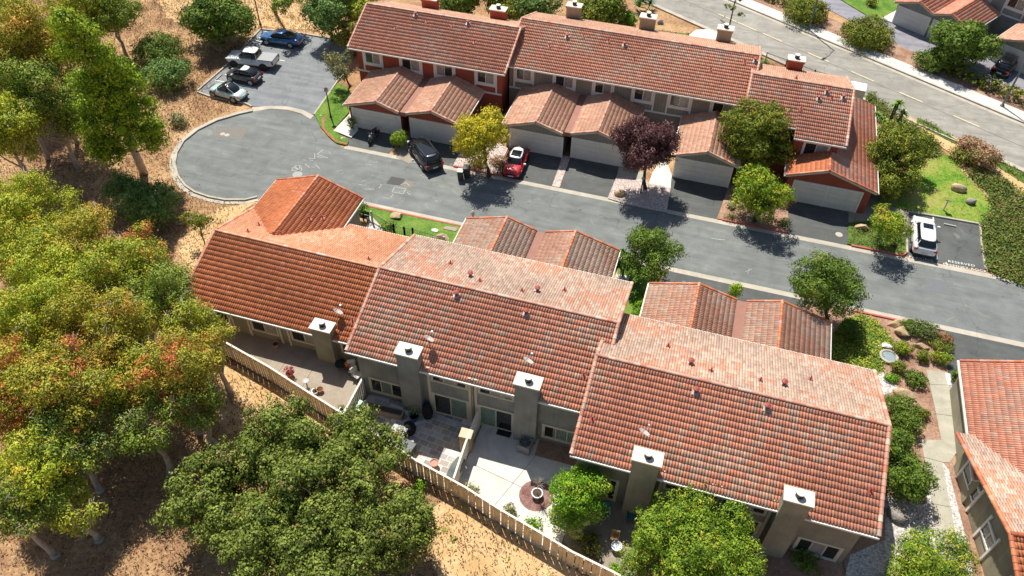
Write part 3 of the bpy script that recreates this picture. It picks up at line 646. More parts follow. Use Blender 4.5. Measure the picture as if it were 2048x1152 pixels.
# driveways of the far row
def P(*pts): return P2(pts)
Y0 = YN+.5
sheet('driveway', [(-32.6, Y0), (-27.7, Y0), (-27.4, 56.5), (-32.6, 56.45)], .004, DRIVE)
sheet('driveway', [(-26.9, Y0), (-21.4, Y0), (-21.6, 56.6), (-26.8, 56.55)], .004, DRIVE)
sheet('driveway', [(-17.2, Y0), (-12.1, Y0), (-12.3, 57.8), (-17.3, 57.8)], .004, DRIVE)
sheet('driveway', [(-11.3, Y0), (-6.9, Y0), (-6.5, 58.1), (-11.5, 58.1)], .004, DRIVE)
sheet('driveway', [(-2.5, Y0), (2.4, Y0), (2.9, 58.1), (-2.1, 58.1)], .004, DRIVE)
sheet('driveway', [(8.4, Y0), (13.3, Y0), (13.9, 58.0), (8.1, 58.0)], .004, DRIVE)
sheet('driveway', [(-16.5, 43.2), (-4.7, 43.2), (-4.4, YS-.5), (-16.8, YS-.5)], .004, DRIVE)
sheet('driveway', [(-.9, 40.2), (10.9, 40.2), (9.8, YS-.5), (-.8, YS-.5)], .004, DRIVE)
sheet('driveway', [(19.9, 39.4), (26.6, 39.4), (25.6, YS-.5), (20.1, YS-.5)], .004, DRIVE)
sheet('driveway', P((796, 294), (803, 270), (812, 272), (824, 326), (818, 327), (792, 315)), .013, CONCD)
# planting beds and lawns
sheet('lawn', P((629, 229), (655, 192), (676, 167), (700, 180), (698, 226), (667, 262), (698, 284), (694, 292), (672, 287), (655, 272), (641, 254)), .11, LAWN)
sheet('path', P((700, 229), (667, 263), (703, 277), (717, 262), (712, 248), (704, 236)), .118, CONCW)
sheet('gravel_bed', [(-21.35, Y0+.02), (-17.25, Y0+.02), (-17.4, 57.5), (-19.6, 58.6), (-21.55, 56.5)], .1, GRAVEL)
sheet('gravel_bed', [(-12.05, Y0+.02), (-11.35, Y0+.02), (-11.55, 58.1), (-12.25, 58.1)], .05, GRAVEL)
sheet('gravel_bed', P((1234, 352), (1215, 397.5), (1250, 409), (1282, 416), (1333, 426), (1341, 378), (1297, 367), (1284, 358)), .1, GRAVEL)
sheet('path', P((1238, 334), (1234, 352), (1284, 360), (1288, 346)), .104, CONCG)
sheet('path', P((1305, 346), (1329, 312), (1343, 352), (1341, 378), (1297, 368)), .108, CONCW)
sheet('planting_bed', [(2.45, Y0+.02), (8.35, Y0+.02), (8.05, 58.3), (5.5, 61.2), (3.2, 61.2), (2.9, 58.1)], .09, MULCH)
sheet('planting_bed', P((1697, 447), (1753, 442), (1780, 452), (1811, 475), (1812, 498), (1809, 509), (1799, 509), (1750, 500), (1694, 489)), .1, groundm('ivy_bed', [(.4, lin('#5a4434')), (.55, lin('#4e6a2c')), (.7, lin('#6c7c3c'))], .8, 5))
sheet('parking_stall', P((1818, 426), (1960, 451), (1963, 494), (1972, 541), (1832, 519), (1811, 509), (1811, 470)), .004, DRIVE)
kerb('kerb', P((1960, 448), (1876, 433), (1815, 423))); kerb('kerb', P((1973, 540), (1965, 494), (1961, 450)), CONC); kerb('kerb', P((1811, 477), (1811, 506)), CONC)
sheet('lawn', P((1838, 320), (1870, 318), (1885, 309), (1906, 316), (1925, 345), (1950, 372), (1978, 398), (1983, 415), (1975, 432), (1961, 447), (1876, 432), (1815, 421), (1757, 405), (1760, 380), (1800, 370)), .07, LAWND)
sheet('dirt_path', P((1778, 222), (1800, 238), (1830, 252), (1870, 285), (1905, 310), (1925, 345), (1960, 332), (2000, 350), (2048, 392), (2048, 355), (1990, 322), (1930, 285), (1870, 256), (1812, 232)), .03, STRAWG)
sheet('planting_bed', P((1700, 380), (1757, 385), (1757, 404), (1815, 422), (1818, 428), (1811, 470), (1780, 452), (1753, 442), (1697, 447), (1697, 420)), .02, CONCD)
sheet('lawn', [(-27.6, YS-.64), (-17.2, YS-.64), (-17.1, 41.5), (-18, 41), (-19.2, 41.9), (-23.2, 43.0), (-25.4, 44.6), (-27.6, 44.9)], .1, LAWN)
sheet('path', [(-27.6, 44.9), (-25.4, 44.6), (-23.2, 43.0), (-19.2, 41.9), (-17.9, 41), (-18.4, 38.5), (-25.4, 38.5), (-25.4, 44.2)], .108, CONCW)
sheet('patio', [(-4.35, 41.5), (-3.3, 41.5), (-3.3, 44.2), (-4.35, 44.2)], .09, CONCW)
sheet('lawn', [(-4.3, YS-.64), (-1.0, YS-.64), (-1.2, 36), (-3.4, 36), (-3.3, 44.2), (-4.3, 44.2)], .08, LAWN)
sheet('planting_bed', [(9.9, 40.5), (11.4, 40.8), (11.4, 33), (13.2, 24), (13.6, 16), (22, 14), (19.8, 34), (19.9, 39.4), (20.0, YS-.64), (9.95, YS-.64)], .03, MULCH)
ug = P((1668, 720), (1640, 700), (1690, 640), (1714, 630), (1746, 638), (1768, 660), (1788, 686), (1760, 704), (1769, 739), (1751, 750), (1700, 740))
sheet('gravel_bed', P((1748, 752), (1770, 745), (1793, 770), (1796, 782), (1765, 790), (1762, 830), (1775, 870)), .045, GRAVELW)
sheet('gravel_bed', P((1770, 990), (1800, 1000), (1850, 1010), (1857, 968), (1873, 1086), (1880, 1152), (1690, 1152), (1700, 1110), (1770, 1080)), .04, GRAVELW)
sheet('gravel_bed', P((1884, 925), (1897, 940), (1905, 975), (1940, 1110), (1945, 1152), (1925, 1152), (1915, 1091), (1897, 998)), .04, GRAVELW)
sheet('gravel_bed', P((1896, 771), (1911, 775), (1920, 820), (1938, 868), (1916, 855), (1905, 815)), .04, GRAVELW)
sheet('path', P((1852, 740), (1889, 746), (1905, 800), (1916, 855), (1923, 890), (1899, 926), (1884, 925), (1897, 998), (1915, 1091), (1922, 1180), (1885, 1190), (1873, 1086), (1857, 968), (1841, 880), (1882, 881), (1868, 810)), .06, CONCG)
sheet('path', P((1889, 746), (1910, 751), (1912, 773), (1895, 771)), .066, CONCW)
# patios of the near row
sheet('patio', [(-32, 28.4), (-28.3, 27.5), (-24.7, 26.5), (-21.5, 25.5), (-18.4, 24.7), (-18.1, 27.7), (-18.2, 30), (-32, 30)], .05, CONCD)
sheet('patio', [(-18.2, 24.6), (-16.1, 23.9), (-12.8, 22.8), (-10.2, 22.4), (-10.0, 27.7), (-18.0, 27.7)], .05, SLATE)
sheet('patio', [(-10.1, 22.35), (-9.1, 22.0), (-6.9, 21.3), (-4.1, 20.5), (-2.9, 20.3), (-2.7, 24.8), (-3.1, 27.7), (-9.9, 27.7)], .05, CONCW)
sheet('planting_bed', [(-6.0, 26.4), (-3.1, 26.4), (-3.1, 27.65), (-6.0, 27.65)], .07, MULCH)
sheet('patio', [(-2.8, 21.3), (1.9, 20.0), (2.4, 24.8), (-2.8, 24.8)], .05, CONCD)
sheet('gravel_bed', [(-2.6, 20.2), (1.9, 19.3), (3.0, 18), (12.9, 17.5), (12.9, 24.8), (2.4, 24.8), (1.9, 20.1), (-2.6, 21.3)], .045, MULCH)
c = at(1072, 991, .06); pl = [(c.x+1.05*math.cos(t*math.pi/9), c.y+1.05*math.sin(t*math.pi/9)) for t in range(18)]
sheet('bark_circle', pl, .07, BARKR)
def ragged(px, seed, amp=.8):
    rg = random.Random(seed); pp = P2(px); out = []
    for (x0, y0), (x1, y1) in zip(pp, pp[1:]+pp[:1]):
        L = math.hypot(x1-x0, y1-y0); k = max(2, int(L/.7))
        for i in range(k): t = i/k; out.append((x0+(x1-x0)*t+rg.uniform(-amp, amp)*.5, y0+(y1-y0)*t+rg.uniform(-amp, amp)*.5))
    return out
for i, pg in enumerate((((400, 700), (460, 725), (560, 790), (690, 880), (560, 860), (480, 880), (430, 850)), ((880, 975), (960, 1020), (1100, 1100), (1180, 1150), (1210, 1230), (880, 1230), (860, 1080)), ((300, -40), (560, -60), (700, -60), (690, 70), (600, 58), (520, 50), (440, 110), (390, 60), (330, 30)), ((390, 440), (480, 405), (520, 400), (440, 450), (390, 560), (360, 590), (350, 500)))):
    sheet('dry_slope', ragged(pg, i), -.018+.002*i, STRAWG)
# slab joints
def joint(pts, z, wd=.025):
    m = MB()
    for a, b in zip(pts, pts[1:]):
        a = Vector((*a, z)); b = Vector((*b, z)); m.beam(a, b, wd, .004)
    return m
m = joint([(-7.6, 21.6), (-5.7, 27.0)], .052); m.v += []; struct('patio_joint', m, FASC)
m = joint([(-9.5, 24.6), (-3.0, 23.4)], .052); struct('patio_joint', m, FASC)
m = joint([tuple(at(855, 0 if 0 else 700, .05)[:2]), tuple(at(540, 765, .05)[:2])], .052)
m = joint(P((1852+5, 770), (1894, 771)), .063); struct('path_joint', m, FASC); m = joint(P((1866, 828), (1912, 834)), .063); struct('path_joint', m, FASC)
m = joint(P((1846, 915), (1884, 925)), .063); struct('path_joint', m, FASC); m = joint(P((1862, 1008), (1900, 1015)), .063); struct('path_joint', m, FASC)
for a_, b_ in (((573, 722), (556, 745)), ((627, 735), (604, 775))):
    m = joint([tuple(at(*a_, .05)[:2]), tuple(at(*b_, .05)[:2])], .052); struct('patio_joint', m, FASC)
# upper road, sidewalk
du = Vector((38.1, -22.0)).normalized(); dn = Vector((-du.y, du.x))
def rp(s, t): p = Vector((-9.4, 91.4))+du*s+dn*t; return (p.x, p.y)
def band(name, t0, t1, z, mat, s0=-60, s1=120): sheet(name, [rp(s0, t0), rp(s1, t0), rp(s1, t1), rp(s0, t1)], z, mat)
band('road', 0, 6.95, .0, ROAD); band('road_gutter', -.55, 0, .005, CONC); band('road_gutter', 6.95, 7.4, .005, CONC)
m = MB(); m.prism([rp(-60, 7.4), rp(120, 7.4), rp(120, 7.6), rp(-60, 7.6)], -.02, .14); struct('kerb', m, CONC)
m = MB(); m.prism([rp(-60, -.75), rp(120, -.75), rp(120, -.55), rp(-60, -.55)], -.02, .13); struct('kerb', m, CONC)
band('sidewalk', 7.6, 9.4, .12, CONCW); band('verge', 9.4, 12.5, .08, MULCH)
m = MB()
YEL = flat('road_paint_yellow', '#d9c79a', .7, .1, 6); WHT = flat('road_paint_white', '#dedbd2', .7, .14, 5)
tc = 3.55
for x in ((1541, 74), (1635, 112), (1725, 149), (1822, 190), (1931, 238.5), (1490, 52), (1450, 35)):
    p = at(*x); s = (Vector((p.x, p.y))-Vector((-9.4, 91.4))).dot(du)-1.1
    m.prism([rp(s, tc-.02), rp(s+2.6, tc-.02), rp(s+2.6, tc+.1), rp(s, tc+.1)], .001, .005)
struct('road_marking', m, YEL)
m = MB(); m.prism([rp(-60, tc-.22), rp(120, tc-.22), rp(120, tc-.17), rp(-60, tc-.17)], .001, .004); struct('tar_seam', m, FASC)
# road and planting beyond the upper road
sheet('access_drive', P((1640, 0), (1655, 18), (1720, 52), (1790, 100), (1810, 135), (1860, 150), (1960, 165), (2048, 180), (2048, -60), (1640, -60)), .012, asphaltm('asphalt_far', '#85838a', .06))
sheet('lawn', P((1672, -5), (1700, 12), (1735, 33), (1765, 40), (1792, 22), (1800, -5), (1800, -60), (1660, -60)), .1, LAWN)
sheet('path', P((1792, 22), (1762, 38), (1785, 47), (1800, 30)), .11, CONCW)
# paint in the street and stalls
def dash(px0, px1, wd=.1, mat=WHT, name='stall_line', z=.008):
    a, b = at(*px0), at(*px1); m = MB(); m.beam((a.x, a.y, z), (b.x, b.y, z), wd, .004); return struct(name, m, mat)
for a_, b_ in (((512, 81), (596, 97)), ((462, 127), (570, 121)), ((478, 137), (545, 149)), ((440, 153), (513, 177))): pass
for a_, b_ in (((512, 81), (595, 97)), ((483, 106), (570, 122)), ((455, 132), (543, 149)), ((430, 160), (513, 177))): dash(a_, b_)
dash((1866, 430), (1874, 520), .1)
dash((1812, 476), (1813, 506), .1)
for a_, b_ in (((440, 171), (446, 151)), ((1868-6, 524), (1862-3, 540))): pass
DK = flat('patch_asphalt_dark', '#4f4d4a', .9, .12, 6); BR = flat('patch_asphalt_brown', '#7d766c', .9, .1, 5)
sheet('street_patch', P((783, 353), (811, 358), (800, 372), (772, 367)), .005, DK)
sheet('street_patch', P((812, 360), (831, 364), (822, 376), (803, 372)), .005, BR)
sheet('street_patch', P((432, 252), (498, 255), (483, 280), (428, 273)), .005, flat('patch_asphalt_warm', '#77736c', .9, .08, 4))
sheet('street_patch', P((1852, 555), (1906, 566), (1905, 592), (1850, 580)), .004, flat('patch_asphalt_grey', '#6c6e70', .9, .08, 4))
sheet('street_patch', P((757, 400), (787, 404), (775, 430), (748, 424)), .004, flat('patch_asphalt_cool', '#6c7274', .9, .08, 4))
def disc(px, py, r, mat, name, z=.01):
    c = at(px, py); sheet(name, [(c.x+r*math.cos(t*math.pi/8), c.y+r*math.sin(t*math.pi/8)) for t in range(16)], z, mat)
for px, py in ((445, 268), (454, 270)): disc(px, py, .24, CONC, 'manhole_cover')
disc(1678, 469, .3, CONC, 'manhole_cover'); disc(1740, 75, .3, FASC, 'manhole_cover'); disc(595, 349, .45, flat('old_paint', '#9a9a94', .8, .15, 6), 'manhole_cover')
rr = random.Random(3)
m = MB()
def stroke(px, py, L, az, wd=.05):
    c = at(px, py); d = Vector((math.cos(az), math.sin(az), 0))*L/2; m.beam((c.x-d.x, c.y-d.y, .009), (c.x+d.x, c.y+d.y, .009), wd, .003)
for cx_, cy_, n_, sx, sy_ in ((593, 336, 9, 10, 6), (618, 318, 5, 8, 4), (625, 333, 6, 14, 2), (735, 378, 6, 10, 5), (757, 372, 5, 5, 5), (805, 372, 7, 10, 5), (808, 384, 8, 10, 4), (775, 392, 6, 10, 6), (880, 400, 5, 7, 5), (645, 312, 5, 16, 6), (725, 366, 5, 8, 6), (745, 330, 5, 12, 7), (672, 345, 5, 14, 5), (860, 352, 6, 20, 6), (1440, 480, 5, 12, 2), (1498, 540, 4, 8, 2)):
    for i in range(max(2, n_//2)): stroke(cx_+rr.uniform(-sx, sx), cy_+rr.uniform(-sy_, sy_), rr.uniform(.25, .8), rr.choice((.1, 1.5, .8, 2.6, 0)), rr.uniform(.03, .07))
# utility marks: sprayed box, arrow, letters
def poly_strokes(pts, wd=.07):
    for a_, b_ in zip(pts, pts[1:]):
        p, q = at(*a_), at(*b_); m.beam((p.x, p.y, .009), (q.x, q.y, .009), wd, .003)
poly_strokes([(583, 340), (604, 341), (601, 331), (588, 333), (583, 340)]); poly_strokes([(588, 333), (597, 341), (600, 332)]); poly_strokes([(790, 374), (812, 378), (806, 388), (784, 384), (790, 374)]); poly_strokes([(618, 316), (630, 318), (629, 307)]); poly_strokes([(645, 300), (634, 309), (656, 316)])
struct('utility_markings', m, flat('faded_paint', '#a4a49c', .8, .2, 6))
def text(s, px, py, size, az, name='painted_text'):
    c = bpy.data.curves.new(name, 'FONT'); c.body = s; c.size = size; c.extrude = .002; c.align_x = 'CENTER'; c.space_character = 1.15; c.offset = 0
    o = bpy.data.objects.new(name+'_tmp', c); SC.collection.objects.link(o); bpy.context.view_layer.update()
    me = bpy.data.meshes.new_from_object(o.evaluated_get(bpy.context.evaluated_depsgraph_get())); bpy.data.objects.remove(o)
    me.materials.clear(); me.materials.append(WHT); q = bpy.data.objects.new(name, me); SC.collection.objects.link(q)
    p = at(px, py); q.location = (p.x, p.y, .011); q.rotation_euler = (0, 0, az); q.scale = (1.12, 1, 1); return tag(q, kind='structure')
a1, a2 = at(1900, 531), at(1955, 541); az1 = math.atan2(a2.y-a1.y, a2.x-a1.x)
text('RESERVED', 1923, 529, .36, az1); text('CHIMNEY ROCK', 1930, 537.5, .36, az1); text('4', 1892, 529.5, .45, az1); text('PARKING', 1842, 519.5, .36, az1)
# ------------------------------------------------------------------ VEGETATION
def cols(*h): return np.array([lin(c) for c in h])
VP = {
 'gum': (cols('#8a9434', '#76852f', '#9c9b3c', '#67782f', '#83903a'), cols('#9c883e', '#a57c42', '#96693e'), .2),
 'gumred': (cols('#858a38', '#747e33', '#96903e'), cols('#a0603e', '#984a3e', '#a87a48', '#9c6c40'), .36),
 'gumbright': (cols('#8c9634', '#7e8c30', '#9c9e3c', '#748830'), cols('#b89c3c', '#7c8c2e'), .2),
 'gumdark': (cols('#5f7432', '#6c7f36', '#556a30', '#7b893c'), cols('#8b8a48', '#4f6440'), .25),
 'gumgold': (cols('#828636', '#70792f', '#958c3a'), cols('#a0883c', '#967a3a', '#a8904a'), .34),
 'euca': (cols('#7e9a28', '#6b8a26', '#8fa82e', '#5a7824', '#84a02a'), cols('#a2b034', '#4c6a24'), .3),
 'oak': (cols('#5e7034', '#687a3a', '#728342', '#526432', '#7c8c48'), cols('#8e904e', '#525a3a', '#8e8660'), .25),
 'green': (cols('#55702c', '#4c662a', '#607c34', '#6a8438'), cols('#788c3e', '#40582a'), .28),
 'ash': (cols('#5a7a44', '#4f7040', '#6a8a50', '#769458'), cols('#86a060', '#48663c'), .25),
 'yellow': (cols('#b3ac2a', '#a4a02a', '#c0b432', '#96982c'), cols('#8a942c', '#c8bc48'), .3),
 'plum': (cols('#5a3c46', '#664650', '#4e343e', '#6e505a'), cols('#7c6068', '#45303a'), .3),
 'olive': (cols('#6a7a2c', '#5f7029', '#788230', '#546628', '#828a36'), cols('#8f903c', '#4c5c28'), .3),
 'flower': (cols('#6f8e2c', '#5e8028', '#84982e', '#94a034'), cols('#a8983c', '#a8823a', '#98a040'), .2),
 'pine': (cols('#6e8c30', '#60802c', '#7c9834', '#54762a', '#8aa03c'), cols('#a0a840', '#4c6c2a'), .3),
 'lime': (cols('#6a9426', '#5c8624', '#7aa22c', '#4e7822'), cols('#8cae38', '#a0ac50'), .2),
 'blossom': (cols('#b0b060', '#c0bc78', '#a4aa50'), cols('#d0cc98',), .4),
 'grey': (cols('#7c8262', '#6e7656', '#8a8e70'), cols('#98967c', '#5e684a'), .3),
 'juniper': (cols('#5e7040', '#6a7c4a', '#54663c'), cols('#788a5a', '#4a5a38'), .3),
 'cover': (cols('#60702e', '#566a2c', '#6a7834', '#747e38'), cols('#848640', '#7c7042'), .3),
 'yelcover': (cols('#a0a82c', '#8c9c2c', '#b0b234', '#7a8e2c'), cols('#6a842c', '#bcbc4c'), .3),
 'pink': (cols('#a88a7c', '#9a7c6e', '#b89c8e'), cols('#74784a', '#826c54'), .45),
 'magenta': (cols('#7c2c44', '#8e3450', '#6c2a3c'), cols('#a04c60',), .3),
 'hedge': (cols('#7c9a30', '#6c8a2c', '#8aa63a'), cols('#5a7a28',), .2),
 'brown': (cols('#86684f', '#785c48', '#94755a'), cols('#a08262', '#6c5240'), .3),
 'straw': (cols('#a48c6a', '#b09874', '#907858', '#bca886'), cols('#82744e', '#705c40'), .3),
}
def leaves(clumps, pal, dens=5.0, per=14, tr=.32, ls=.17, seed=0, flat_=.0, asp=.55, up=.35, shell=.72, lump=.18):
    rng = np.random.default_rng(seed); base, alt, pr = VP[pal]
    cl = np.array(clumps, float); area = 4*np.pi*((cl[:, 3]*cl[:, 4]*cl[:, 5])**(2/3))
    nt = np.maximum(4, (area*dens).astype(int)); ci = np.repeat(np.arange(len(cl)), nt); T = len(ci)
    d = rng.normal(size=(T, 3)); d[:, 2] += up; d /= np.linalg.norm(d, axis=1, keepdims=True)
    ph = rng.uniform(0, 6, (len(cl), 3))[ci]
    rr_ = shell+(1.05-shell)*rng.random(T)**.6
    rr_ *= 1+lump*np.sin(d[:, 0]*5+ph[:, 0])*np.sin(d[:, 1]*5+ph[:, 1])*np.cos(d[:, 2]*4+ph[:, 2])*1.6
    C = cl[ci, :3]+d*cl[ci, 3:6]*rr_[:, None]
    cmix = rng.random(len(cl)); bb = np.sin(C[:, 0]*2.1+ph[:, 0])*np.sin(C[:, 1]*2.3+ph[:, 1])+.6*np.sin(C[:, 2]*3+ph[:, 2]); tcol = np.where((rng.random(T)*.35+.325 < pr*(.4+1.2*cmix[ci])*(1+.9*bb))[:, None], alt[rng.integers(0, len(alt), T)], base[rng.integers(0, len(base), T)])
    tcol = tcol*rng.normal(1, .08, (T, 1))*np.array([1.28, 1.18, .85])*(1.3 if pal.startswith('gum') else 1.0)
    L = np.repeat(np.arange(T), per); n = len(L)
    p = C[L]+rng.normal(0, tr*.55, (n, 3))*np.array([1, 1, .75]); p[:, 2] = np.maximum(p[:, 2], .04)
    dt = (p-C[L])/(tr*.6); nr = d[L]*.75+dt*.55+rng.normal(0, .42, (n, 3))+np.array([0, 0, .2]); nr /= np.linalg.norm(nr, axis=1, keepdims=True)
    t = rng.normal(size=(n, 3)); t[:, 2] -= flat_; a = np.cross(nr, t); a /= np.linalg.norm(a, axis=1, keepdims=True)+1e-9; b = np.cross(nr, a)
    s = ls*rng.uniform(.6, 1.35, (n, 1)); V = np.stack([p-b*s*.5, p+a*s*asp*.5-b*s*.05, p+b*s*.5, p-a*s*asp*.5+b*s*.05], 1).reshape(-1, 3)
    F = np.arange(n*4).reshape(n, 4)
    col = np.clip(tcol[L]*rng.normal(1, .08, (n, 1)), .005, 1)
    return V, F, col
def crown(parent, clumps, pal, name='crown', **kw):
    V, F, C = leaves(clumps, pal, **kw); return npmesh(name, V, F, C, LEAF, parent)
def trunk(parent, base, C, clumps, r, mat, rng, nb=7, start=.35, name='trunk'):
    base = Vector(base); C = Vector(C); m = MB(); k = 7; pts = []
    for i in range(k):
        t = i/(k-1); p = base.lerp(C, t); j = r*1.3*math.sin(t*math.pi); pts.append(p+Vector((rng.uniform(-j, j), rng.uniform(-j, j), 0)))
    m.tube(pts, [r*(1.25 if i == 0 else 1)*(1-.7*i/(k-1)) for i in range(k)], 9); m.lathe((base.x, base.y, 0), [(r*1.7, -.02), (r*1.25, .18)], 9)
    o = m.build(name, mat, parent, smooth=True)
    cs = list(clumps); rng.shuffle(cs)
    for c in cs[:nb]:
        q = Vector(c[:3]); t = rng.uniform(start, .85); s = base.lerp(C, t); mid = s.lerp(q, .5)+Vector((rng.uniform(-.3, .3), rng.uniform(-.3, .3), -.15*(q-s).length+rng.uniform(0, .3)))
        b = MB(); b.tube([s, mid, q, q+(q-mid)*.5+Vector((0, 0, .2))], [r*.45, r*.3, r*.16, r*.05], 6)
        for e in range(7 if mat is BARKP else 3):
            w2 = q+Vector((rng.uniform(-1, 1), rng.uniform(-1, 1), rng.uniform(.1, 1))).normalized()*c[3]*(1.25 if mat is BARKP else 1.0); b.tube([mid.lerp(q, .7), q.lerp(w2, .5)+Vector((rng.uniform(-.15, .15), rng.uniform(-.15, .15), .1)), w2], [r*.16, r*.1, r*.04], 4)
        b.build('branch', mat, parent, smooth=True)
    return o
SEED = [100]
def tree(label, px, py, h, rx, rz, pal, cat='tree', name='tree', n=9, cr=.5, base=None, tr_=.16, bark=BARK, group=None, nb=6, seed=None, ry=None, top=None, lean=None, **kw):
    SEED[0] += 1; sd = seed or SEED[0]; rng = random.Random(sd); ry = ry or rx
    C = at(px, py, h)
    B = at(*base) if base else Vector((C.x, C.y, 0)); B.z = 0
    t = thing(name, label, cat, tuple(B), group)
    cl = []
    for i in range(n):
        for _ in range(40):
            u = Vector((rng.uniform(-1, 1), rng.uniform(-1, 1), rng.uniform(-1, 1)))
            if .2 < u.length < .8 and all((Vector(c[6])-u).length > .34 for c in cl): break
        if u.length > .8: u *= rng.uniform(.4, .78)/u.length
        f = cr*rng.uniform(.75, 1.2)
        cl.append((C.x+u.x*rx, C.y+u.y*ry, max(C.z+u.z*rz, .3), rx*f, ry*f, max(rx, rz)*f*.8, tuple(u)))
    cl = [c[:6] for c in cl]
    trunk(t, (B.x, B.y, 0), C+Vector((0, 0, rz*.2)), cl, tr_, bark, rng, nb)
    crown(t, cl, pal, seed=sd, **kw); return t
def shrub(label, px, py, h, rx, pal, ry=None, rz=None, cat='shrub', name='shrub', n=5, group=None, sub=None, cr=.55, stem=True, **kw):
    SEED[0] += 1; sd = SEED[0]; rng = random.Random(sd); C = at(px, py, h); ry = ry or rx; rz = rz or rx*.7
    t = thing(name, label, cat, (C.x, C.y, 0), group)
    cl = [(C.x, C.y, C.z, rx*.7, ry*.7, rz*.75)]+[(C.x+math.cos(i*6.283/n+rng.random())*rx*.5, C.y+math.sin(i*6.283/n+rng.random())*ry*.5, C.z+rng.uniform(-.25, .2)*rz, rx*cr, ry*cr, rz*cr*1.1) for i in range(n)]
    if stem:
        m = MB()
        for i in range(4): c = cl[1+i % n]; m.tube([(C.x+rng.uniform(-.1, .1), C.y, 0), c[:3]], [.05, .02], 5)
        m.build('stem', BARKD, t)
    kw.setdefault('dens', 9); kw.setdefault('per', 10); kw.setdefault('tr', .18); kw.setdefault('ls', .13); kw.setdefault('shell', .8)
    crown(t, cl, pal, 'foliage', seed=sd, **kw); return t
G1 = 'gum trees of the hillside grove'
gk = dict(dens=8, per=16, tr=.3, ls=.15, flat_=.5, asp=.5)
# the hillside grove on the left (crown centre in the photo, height, radii)
grove = [
 ('gum tree with olive crown in the top left corner of the grove', 28, 60, 8, 3.6, 4.0, 'gum', None),
 ('tall orange tinged gum tree left of the leaning bright eucalyptus', 72, 108, 9, 3.6, 4.5, 'gumgold', None),
 ('dark green hanging gum tree below the orange tinged one', 95, 205, 7, 3.4, 4.4, 'gumdark', None),
 ('pale green gum tree at the left edge beside dark trunk shadows', 12, 262, 7, 3.0, 3.4, 'gumbright', None),
 ('gum tree at the left edge between orange and pale crowns', 18, 160, 8, 2.8, 3.6, 'gumgold', None),
 ('gum tree at the very top, left of the small shaded clearing', 165, 12, 6, 3.3, 2.8, 'gum', None),
 ('gum tree at the top edge above the long trunk shadows', 222, 30, 5, 3.0, 2.2, 'gumdark', None),
 ('yellow green gum tree at the left edge above the main grove', 50, 425, 7, 3.4, 2.8, 'gumbright', None),
 ('green gum tree at the left edge with grey twigs', 30, 520, 7, 3.2, 2.8, 'gum', None),
 ('rusty topped gum tree at the upper rim of the grove', 168, 485, 7, 2.9, 2.6, 'gumgold', None),
 ('olive gum tree in the upper middle of the grove', 245, 545, 7, 3.1, 2.6, 'gum', None),
 ('sparse reddish gum tree at the upper right rim of the grove', 268, 500, 5, 2.2, 2.0, 'gumred', None),
 ('gum tree with bright crown left of centre in the grove', 120, 580, 7, 3.3, 2.8, 'gumbright', None),
 ('gum tree with pale bare twigs facing the orange roofed house', 322, 590, 6, 2.6, 2.4, 'gumdark', None),
 ('gum tree whose crown touches the eave of the orange roofed house', 375, 665, 5.5, 2.4, 2.3, 'gum', None),
 ('gum tree over the end of the long wooden fence', 425, 700, 4.6, 1.9, 1.9, 'gumgold', None),
 ('golden green gum tree in the middle of the grove', 195, 665, 7, 3.3, 2.8, 'gumgold', None),
 ('green gum tree at the left edge above the red flushed one', 45, 655, 7, 3.1, 2.8, 'gumbright', None),
 ('red flushed gum tree nearest the long wooden fence', 345, 750, 6, 3.0, 2.8, 'gumred', None),
 ('gum tree with scarlet new leaves low on the left', 130, 775, 7, 3.0, 2.6, 'gumred', None),
 ('orange flushed gum tree at the left edge, low in the grove', 35, 780, 7, 2.9, 2.6, 'gumred', None),
 ('olive gum tree between the two red flushed ones', 245, 745, 6, 2.5, 2.4, 'gum', None),
 ('dark hanging gum tree beside the dry bank', 390, 810, 4.2, 1.9, 1.8, 'gumdark', None),
 ('shaded gum tree at the lower rim of the grove', 290, 850, 5, 2.2, 1.7, 'gumdark', None),
 ('shaded gum tree with hanging crown, lower left', 130, 880, 5.5, 2.5, 2.0, 'gumdark', None),
 ('bright topped gum tree above the dark lower left corner', 78, 945, 5.5, 2.6, 2.4, 'gumbright', None),
 ('dark gum tree at the left edge near the bottom', 35, 1025, 5, 2.4, 2.0, 'gumdark', None),
 ('small gum tree beside the shaded leaf litter, lower left', 145, 1012, 4, 1.8, 1.6, 'gum', None),
]
for i, (lb, x, y, h, rx, rz, pal, b) in enumerate(grove):
    k = dict(gk); 
    if y < 330: k.update(dens=5.5, ls=.2, tr=.38)
    tree(lb, x, y, h, rx, rz, pal, name='gum_tree', group=G1, n=19 if rx > 2.4 else 10, cr=.34, bark=BARKP, nb=7, tr_=.2, shell=.5, lump=.25, **k)
